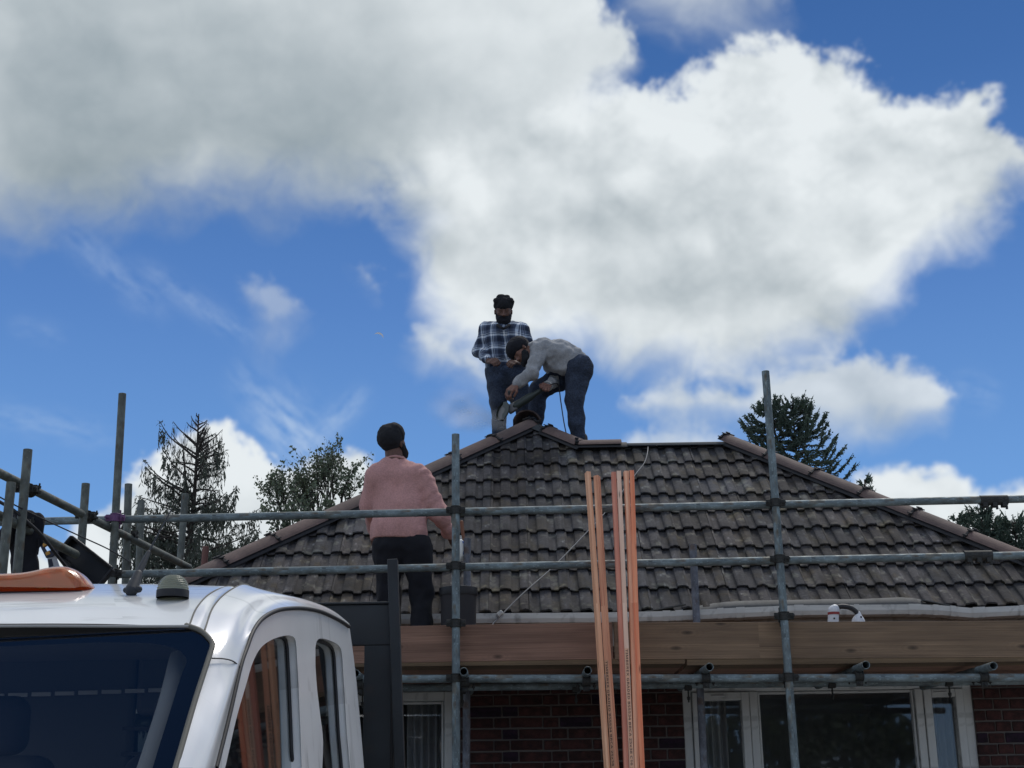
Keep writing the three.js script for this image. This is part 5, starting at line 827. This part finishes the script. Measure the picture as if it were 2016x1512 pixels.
  part('red_band', new THREE.CylinderGeometry(0.0365, 0.0365, 0.016, 24).translate(...T(1641, 1208).toArray()), std({ color: lin(0.28, 0.03, 0.025), roughness: 0.5 }), pt);
  part('tool_bolt', plain([new THREE.CylinderGeometry(0.006, 0.006, 0.012, 8).rotateX(Math.PI / 2).translate(...T(1640, 1219).add(V(0, 0, 0.034)).toArray()), new THREE.CylinderGeometry(0.006, 0.006, 0.012, 8).rotateX(Math.PI / 2).translate(...T(1693, 1216).add(V(0, 0, 0.03)).toArray())]), M.black, pt);
}
{
  // aerial cable trailing down the tiles to the gutter
  const R = (px, py, n = 0.075) => { const p = onPlane(px, py, ROOF0.clone().addScaledVector(NRM, n), NRM); return p; };
  const grey = std({ color: lin(0.22, 0.215, 0.21), roughness: 0.7 });
  const t = thing('cable', 'thin grey cable lying slack down the roof tiles to the gutter', 'cable', R(980, 1215));
  part('cable_run', wire([R(1276, 879, 0.05), R(1274, 895), R(1268, 912), R(1254, 930), R(1235, 955), R(1195, 1005), R(1155, 1048), R(1090, 1115), R(1030, 1168, 0.09), P(978, 1220, 9.35), P(968, 1232, 9.3)], 0.0042, 160, 6), grey, t);
  part('cable_clip', new RoundedBoxGeometry(0.045, 0.03, 0.03, 2, 0.008).rotateZ(0.7), M.white, t, P(984, 1208, 9.35));
}
{
  // black jacket hung over the rail of the side scaffold
  const J = (px, py, d = 0) => P(px, py, 7.55 + d), g = thing('jacket', 'black work jacket hanging over the side scaffold rail', 'jacket', J(55, 1150));
  part('jacket_body', flesh([[J(28, 1018), J(72, 1026), 0.035, 0.05], [J(30, 1030), J(44, 1120), 0.04, 0.05], [J(44, 1050), J(48, 1190), 0.055, 0.045], [J(60, 1030), J(52, 1190), 0.05, 0.045], [J(76, 1030), J(76, 1068), 0.03, 0.022]], 0.03, 0.009, foldNoise(0.016, 14, 8, 14, 5)), navyCloth, g);
  part('sleeve', flesh([[J(22, 1025, -0.05), J(10, 1060, -0.06), 0.035, 0.04], [J(10, 1060, -0.06), J(-6, 1078, -0.06), 0.04, 0.035]], 0.02, 0.009, foldNoise(0.012, 14, 10, 14, 8)), navyCloth, g);
  part('drawstring', wire([J(75, 1062, -0.04), J(76, 1078, -0.04), J(74, 1092, -0.04)], 0.004, 12, 6), navyCloth, g);
}
{
  // handsaw hooked on the scaffold: pale blade, navy and yellow handle
  const D = 7.9, T = (px, py) => P(px, py, D), g = thing('handsaw', 'handsaw with a navy and yellow handle hung by the black tray', 'saw', T(108, 1150)), navy = std({ color: lin(0.02, 0.025, 0.05), roughness: 0.55 }), yel = std({ color: lin(0.55, 0.28, 0.05), roughness: 0.55 }), blade = std({ color: lin(0.45, 0.46, 0.48), metalness: 0.5, roughness: 0.45 });
  const shape = (pts, d, m, n, holes = []) => { const o = T(100, 1090), sh = new THREE.Shape(pts.map(([a, b]) => { const p = T(a, b); return new THREE.Vector2(p.x - o.x, p.y - o.y); })); for (const h of holes) sh.holes.push(new THREE.Path(h.map(([a, b]) => { const p = T(a, b); return new THREE.Vector2(p.x - o.x, p.y - o.y); }))); part(n, new THREE.ExtrudeGeometry(sh, { depth: d, bevelEnabled: true, bevelSize: 0.002, bevelThickness: 0.003, bevelSegments: 2 }).translate(0, 0, -d / 2), m, g, o); };
  shape([[93, 1093], [108, 1090], [118, 1118], [128, 1160], [104, 1170]], 0.0015, blade, 'blade');
  shape([[79, 1072], [84, 1066], [100, 1058], [106, 1062], [112, 1078], [113, 1088], [104, 1096], [92, 1098], [88, 1090]], 0.018, navy, 'handle', [[[87, 1077], [97, 1071], [103, 1074], [104, 1082], [94, 1088]]]);
  shape([[84, 1071], [101, 1060], [103, 1066], [87, 1077]], 0.022, yel, 'handle_grip'); shape([[91, 1089], [98, 1085], [100, 1091], [93, 1094]], 0.022, yel, 'handle_insert');
  shape([[95, 1102], [102, 1101], [105, 1114], [98, 1116]], 0.006, navy, 'blade_print');
}
{
  // black mixing tray tipped on its side, and the cables
  const D = 8.15, T = (px, py, d = 0) => P(px, py, D + d), a = T(150, 1092), b = T(196, 1128), g = thing('mixing_tray', 'black plastic tray tipped on edge beside the handsaw', 'tray', T(172, 1150)), plast = std({ color: lin(0.011, 0.012, 0.015), roughness: 0.4 });
  const q = new THREE.Quaternion().setFromUnitVectors(V(1, 0, 0), b.clone().sub(a).normalize()), c = T(172, 1110);
  part('tray_floor', box(0.30, 0.125, 0.012, 0.005), plast, g, c, q);
  const off = (x, y, z) => V(x, y, z).applyQuaternion(q).add(c);
  part('tray_wall', box(0.30, 0.012, 0.07, 0.005), plast, g, off(0, 0.065, 0.035), q); part('tray_wall', box(0.30, 0.012, 0.07, 0.005), plast, g, off(0, -0.065, 0.035), q); part('tray_wall', box(0.012, 0.13, 0.07, 0.005), plast, g, off(-0.152, 0, 0.035), q); part('tray_wall', box(0.012, 0.13, 0.07, 0.005), plast, g, off(0.152, 0, 0.035), q);
  part('tray_rim', wire([off(-0.157, -0.07, 0.072), off(-0.157, 0.07, 0.072), off(0.157, 0.07, 0.072), off(0.157, -0.07, 0.072), off(-0.157, -0.07, 0.072)], 0.007, 80, 8, 0.02), plast, g);
  part('tray_lug', capsuleBetween(T(126, 1104), T(138, 1112), 0.018, 0.016), plast, g);
  single('cable', wire([P(-30, 963, 7.0), P(60, 1010, 7.4), P(150, 1052, 7.8), P(215, 1082, 8.3), P(262, 1110, 9.0)], 0.0042, 60, 6), M.black, 'thin black cable sloping in front of the side scaffold posts', 'cable');
  single('cable', wire([P(-30, 972, 7.2), P(20, 1000, 7.3), P(48, 1022, 7.35), P(80, 1052, 7.45), P(108, 1088, 7.6), P(134, 1122, 7.8), P(150, 1150, 7.9)], 0.0095, 60, 8), M.black, 'thick black cable drooping past the handsaw to the tray', 'cable');
}
// ---------------------------------------------------------------- trees
function leafStrip(out, a, b, w, R) {                               // a thin ragged strip from a to b, turned at random
  const d = b.clone().sub(a), l = d.length(); d.normalize(); const s = V(R() - 0.5, (R() - 0.5) * 0.4, R() - 0.5).cross(d).normalize().multiplyScalar(w / 2);
  const m = a.clone().lerp(b, 0.45 + 0.2 * R()).addScaledVector(s, (R() - 0.5));
  out.push(a.x, a.y, a.z, m.x + s.x, m.y + s.y, m.z + s.z, m.x - s.x, m.y - s.y, m.z - s.z, b.x, b.y, b.z, m.x - s.x, m.y - s.y, m.z - s.z, m.x + s.x, m.y + s.y, m.z + s.z);
}
const flatGeo = (pos) => triGeo(pos, new Array(pos.length / 3 * 2).fill(0));
const bark = std({ color: lin(0.045, 0.038, 0.032), roughness: 0.95 });
const needle = (r, g, b) => phy({ color: lin(r, g, b), roughness: 0.9, transmission: 0.25, thickness: 0 });
function branchCurve(a, dir, len, sag, tip) { return new THREE.CatmullRomCurve3([a, a.clone().addScaledVector(dir, len * 0.35).add(V(0, -sag * 0.25, 0)), a.clone().addScaledVector(dir, len * 0.72).add(V(0, -sag, 0)), a.clone().addScaledVector(dir, len).add(V(0, -sag + tip, 0))]); }
function taperTube(c, r0, r1, seg, rad = 5) { const g = new THREE.TubeGeometry(c, seg, 1, rad), p = g.attributes.position; for (let i = 0; i <= seg; i++) { const o = c.getPointAt(i / seg), r = lerp(r0, r1, i / seg); for (let j = 0; j <= rad; j++) { const k = i * (rad + 1) + j; p.setXYZ(k, o.x + (p.getX(k) - o.x) * r, o.y + (p.getY(k) - o.y) * r, o.z + (p.getZ(k) - o.z) * r); } } return g; }

// the half-dead spruce on the left: bare crown, hanging curtains of twigs lower down
{
  const D = 30, top = P(400, 815, D), R = rng(42), px = D / FOCAL * 1.02, tr = thing('spruce_tree', 'tall half-dead spruce with a bare crown and drooping twigs beyond the roof', 'tree', V(top.x - 0.1, 0, -D));
  const bend = (y) => V(top.x - 0.11 - 0.02 * (top.y - y) + 0.05 * Math.sin(y * 0.9), y, -D);
  part('trunk', taperTube(new THREE.CatmullRomCurve3([0, 2, 4, 5.5, 7, 8.2, top.y].map(bend)), 0.19, 0.012, 40, 8), bark, tr);
  const wood = [], twigs = [], green = [];
  const limb = (y, side, len, rise, sag, tip, full) => {
    const a = bend(y), ang = side > 0 ? (R() - 0.5) * 2.6 : Math.PI + (R() - 0.5) * 2.6, dir = V(Math.cos(ang), rise, Math.sin(ang) * 0.9).normalize(), c = branchCurve(a, dir, len, sag, tip);
    wood.push(taperTube(c, 0.022 + 0.006 * len, 0.006, 10));
    const n = Math.floor(len * 34);
    for (let i = 0; i < n; i++) {
      const t = 0.12 + 0.88 * (i + R()) / n, o = c.getPointAt(Math.min(1, t)), tan = c.getTangentAt(Math.min(1, t)), h = V(-tan.z, 0, tan.x).multiplyScalar(R() < 0.5 ? 1 : -1);
      const out = R() < 0.55, q = o.clone().addScaledVector(tan, 0.08 * R()).addScaledVector(h, out ? (0.1 + 0.3 * R()) * (1.1 - t) : 0).add(V(0, -0.02 - 0.08 * R(), 0));
      if (out) leafStrip(twigs, o, q, 0.014, R);
      const hang = (0.16 + 0.38 * R()) * (0.6 + 0.5 * Math.min(1, len / 1.2)), live = full * (t > 0.62 || R() < full ? 1 : 0.35);
      const e = q.clone().add(V((R() - 0.5) * 0.08, -hang, (R() - 0.5) * 0.08)); leafStrip(twigs, q, e, 0.011, R);
      const m = Math.floor(live * 13 * (0.5 + R())); for (let k = 0; k < m; k++) { const u = R(), s = q.clone().lerp(e, u), w = 0.05 + 0.07 * R(); leafStrip(green, s, s.clone().add(V((R() - 0.5) * w * 1.3, -w * (0.5 + R()), (R() - 0.5) * w * 1.3)), 0.022 + 0.02 * R(), R); }
    }
    if (full > 0.25) for (let k = 0; k < 22 * full * len; k++) { const t = 0.75 + 0.27 * R(), o = c.getPointAt(Math.min(1, t)), w = 0.07 + 0.09 * R(); leafStrip(green, o.clone().add(V((R() - 0.5) * 0.1, (R() - 0.5) * 0.08, (R() - 0.5) * 0.1)), o.clone().add(V((R() - 0.5) * w * 2, (R() - 0.7) * w * 2, (R() - 0.5) * w * 2)), 0.03, R); }
  };
  for (let i = 0; i < 22; i++) { const f = i / 22, y = top.y - 0.1 - f * 1.1; limb(y, R() < 0.5 ? 1 : -1, (0.12 + 0.6 * f) * (0.5 + R()), 0.5 + R() - 0.4 * f, 0.02, 0.06 * R(), 0.0); }     // bare leader
  const y0 = top.y - 0.6;
  wood.push(taperTube(new THREE.CatmullRomCurve3([bend(top.y - 2.6).add(V(-0.03, 0, 0)), bend(top.y - 1.7).add(V(-0.17, 0, 0.05)), bend(top.y - 0.75).add(V(-0.3, 0, 0.1))]), 0.05, 0.012, 14));
  for (let i = 0; i < 92; i++) {
    const f = Math.pow((i + R()) / 92, 0.9), y = y0 - f * 4.6, side = R() < 0.5 ? 1 : -1, env = side > 0 ? lerp(0.55, 1.45, Math.min(1, f * 1.8)) : lerp(0.8, 1.6, Math.min(1, f * 1.5));
    limb(y, side, env * (0.6 + 0.75 * R()), lerp(0.75, -0.2, f) + (R() - 0.5) * 0.7, lerp(0.02, 0.25, f) * (0.5 + R()), (R() - 0.2) * 0.22, clamp((f - 0.10) * 1.8) * (side > 0 ? 1.1 : 0.75) + (R() < 0.35 ? 0.45 : 0.1));
  }
  part('branch', plain(wood), bark, tr); part('twigs', flatGeo(twigs), std({ color: lin(0.05, 0.043, 0.036), roughness: 0.95 }), tr); part('foliage', flatGeo(green), needle(0.085, 0.10, 0.072), tr);
}
// the dark spruce behind the roof on the right, and the hedge trees at the edge
function spruce(name, label, pxTop, pyTop, D, wide, seed, drop, twin) {
  const top = P(pxTop, pyTop, D), R = rng(seed), tr = thing(name, label, 'tree', V(top.x, 0, -D)), wood = [], green = [];
  const leaders = [[0, top.y, 1], ...(twin ? [[twin[0], top.y + twin[1], 0.7]] : [])];
  part('trunk', taperTube(new THREE.CatmullRomCurve3([V(top.x, 0, -D), V(top.x + 0.05, top.y * 0.5, -D), V(top.x, top.y, -D)]), 0.17, 0.015, 30, 7), bark, tr);
  for (const [dx, ty, sc] of leaders) {
    if (dx) wood.push(taperTube(new THREE.CatmullRomCurve3([V(top.x, ty - 1.6, -D), V(top.x + dx * 0.8, ty - 0.9, -D), V(top.x + dx, ty, -D)]), 0.05, 0.01, 14));
    const n = Math.floor(80 * sc * Math.min(1, wide * 3));
    for (let i = 0; i < n; i++) {
      const f = i / n, y = ty - 0.03 - Math.pow(f, 1.15) * drop * (dx ? 0.55 : 1), len = (Math.min(0.12, wide) + wide * Math.pow(f, 0.6)) * (0.7 + 0.5 * R()) * sc, ang = R() * 6.283, dir = V(Math.cos(ang), lerp(0.75, 0.1, f), Math.sin(ang) * 0.8).normalize(), a = V(top.x + dx, y, -D), c = branchCurve(a, dir, len, 0.16 * len, 0.16 * len);
      wood.push(taperTube(c, 0.02, 0.005, 6, 4));
      const m = Math.floor(10 + len * 44);
      for (let k = 0; k < m; k++) {
        const t = 0.05 + 0.95 * Math.pow(R(), 0.7), o = c.getPointAt(Math.min(1, t)), tan = c.getTangentAt(Math.min(1, t)), h = V(-tan.z, 0.1, tan.x).multiplyScalar(R() < 0.5 ? 1 : -1), l = 0.12 + 0.15 * R();
        const e = o.clone().addScaledVector(tan, l * (0.5 + 0.5 * R())).addScaledVector(h, l * (R() - 0.1) * 0.8).add(V(0, (R() - 0.6) * l * 0.7, 0));
        leafStrip(green, o, e, 0.03 + 0.014 * R(), R); for (let q = 0; q < 3; q++) { const s = o.clone().lerp(e, 0.3 + 0.6 * R()); leafStrip(green, s, s.clone().add(V((R() - 0.5) * 0.12, (R() - 0.65) * 0.12, (R() - 0.5) * 0.12)), 0.026, R); }
      }
    }
  }
  part('branch', plain(wood), bark, tr); part('foliage', flatGeo(green), needle(0.062, 0.095, 0.066), tr);
}
spruce('spruce_tree', 'dense dark green spruce rising behind the right hip of the roof', 1560, 800, 33, 1.32, 7, 2.6, [-0.52, 0.03]);
spruce('spruce_tree', 'low dark conifer top peeping over the right hip near its lower end', 1928, 1012, 30, 0.55, 17, 1.6);
spruce('spruce_tree', 'dark conifer top behind the lowest hip tiles beside the rail end', 1995, 1028, 30, 0.6, 27, 1.6);
spruce('spruce_tree', 'small conifer tip showing beside the pale cloud over the hip', 1702, 944, 30, 0.04, 37, 0.35);
spruce('spruce_tree', 'tiny conifer tip just above the hip under the top rail', 1884, 1020, 30, 0.08, 47, 0.5);
// loose broadleaf bushes between the spruce and the man in pink
function bush(label, pxTop, pyTop, D, w, h, seed, n) {
  const top = P(pxTop, pyTop, D), R = rng(seed), tr = thing('broadleaf_tree', label, 'tree', V(top.x, 0, -D)), wood = [], green = [], base = V(top.x, top.y - h, -D);
  part('trunk', taperTube(new THREE.CatmullRomCurve3([V(top.x, 0, -D), V(top.x + 0.08, base.y * 0.5, -D), base]), 0.09, 0.05, 16, 7), bark, tr);
  const grow = (a, dir, len, r, lv) => {
    const e = a.clone().addScaledVector(dir, len).add(V(0, len * 0.12, 0)), c = new THREE.CatmullRomCurve3([a, a.clone().lerp(e, 0.5).add(V((R() - 0.5) * len * 0.16, (R() - 0.5) * len * 0.1, (R() - 0.5) * len * 0.16)), e]); wood.push(taperTube(c, r, r * 0.45, 5, 4));
    const leafy = R(); for (let k = 0; k < (lv < 2 ? 9 : 2) * (leafy > 0.62 ? 1.2 : 0.12); k++) { const o = c.getPointAt(0.25 + 0.75 * R()).add(V((R() - 0.5) * 0.12, (R() - 0.5) * 0.12, (R() - 0.5) * 0.12)), l = 0.035 + 0.035 * R(); leafStrip(green, o, o.clone().add(V((R() - 0.5) * l * 2, (R() - 0.5) * l * 2, (R() - 0.5) * l * 2)), l * 0.8, R); }
    if (lv > 0) for (let k = 0; k < 3 + (R() < 0.5 ? 1 : 0); k++) grow(c.getPointAt(0.35 + 0.65 * R()), dir.clone().add(V((R() - 0.5) * 1.2, (R() - 0.3) * 0.7, (R() - 0.5) * 1.2)).normalize(), len * (0.5 + 0.25 * R()), r * 0.5, lv - 1);
  };
  for (let i = 0; i < n; i++) { const k = lerp(-1, 1, (i + 0.5) / n) + (R() - 0.5) * 0.2; grow(base.clone().add(V(k * w * 0.18, 0, (R() - 0.5) * 0.3)), V(k * w * 0.7 / h, 1, (R() - 0.5) * 0.5).normalize(), h * (0.5 + 0.12 * R()) * (1 - 0.2 * Math.abs(k)), 0.022, 3); }
  part('branch', plain(wood), bark, tr); part('foliage', flatGeo(green), needle(0.11, 0.14, 0.085), tr);
}
bush('loose leafed tree with twiggy top beside the man in pink', 650, 885, 24, 0.8, 1.75, 3, 8);
bush('smaller twiggy tree between the spruce and the loose leafed tree', 568, 938, 24, 0.45, 1.35, 8, 5);
bush('low twiggy growth just above the left hip tiles', 600, 985, 23, 0.8, 1.0, 15, 5);
// trees across the road behind the viewer, which the window panes mirror
for (const [i, x] of [-9, 0.5, 10].entries()) {
  const R = rng(90 + i), z = 29 + 2 * R(), h = 5.6 + 1.0 * R(), tr = thing('broadleaf_tree', ['leafy roadside tree across the road from the parked truck', 'leafy roadside tree across the road from the front door', 'leafy roadside tree across the road from the bay window'][i], 'tree', V(x, 0, z), 'roadside trees'), green = [];
  part('trunk', taperTube(new THREE.CatmullRomCurve3([V(x, 0, z), V(x + 0.1, h * 0.4, z), V(x, h * 0.8, z)]), 0.22, 0.05, 12, 7), bark, tr);
  for (let k = 0; k < 9000; k++) { const u = R() * 6.283, c = R() * 2 - 1, r = Math.cbrt(R()), s = Math.sqrt(1 - c * c), o = V(x + Math.cos(u) * s * r * 4.2, h * 0.56 + c * r * h * 0.42, z + Math.sin(u) * s * r * 2.4); if (n3(o.x * 0.9, o.y * 0.9, o.z * 0.9) < -0.15) continue; leafStrip(green, o, o.clone().add(V((R() - 0.5) * 0.5, (R() - 0.5) * 0.5, (R() - 0.5) * 0.5)), 0.3, R); }
  part('foliage', flatGeo(green), needle(0.05, 0.075, 0.035), tr);
}
{
  // day moon: a pale crescent, lit from the sun's side
  const d = ray(745, 664).normalize(), c = d.clone().multiplyScalar(600).add(EYE), r = 600 * Math.tan(0.2 * Math.PI / 180), x = SUN.clone().addScaledVector(d, -SUN.dot(d)).normalize(), y = x.clone().cross(d).normalize(), pos = [], uv = [], idx = [];
  for (let i = 0; i <= 24; i++) { const a = lerp(-Math.PI / 2, Math.PI / 2, i / 24); for (const k of [1, 0.62]) { const p = c.clone().addScaledVector(x, Math.cos(a) * r * k).addScaledVector(y, Math.sin(a) * r).addScaledVector(d, k === 1 ? 0 : -0.02); pos.push(p.x, p.y, p.z); uv.push(0, 0); } if (i) { const q = 2 * i; idx.push(q - 2, q, q - 1, q - 1, q, q + 1); } }
  const m = single('moon', triGeo(pos, uv, idx), std({ color: lin(0.7, 0.72, 0.75), roughness: 1 }), 'pale daytime crescent moon in the blue sky', 'moon'); m.castShadow = false;
}
renderer.render(scene, camera);
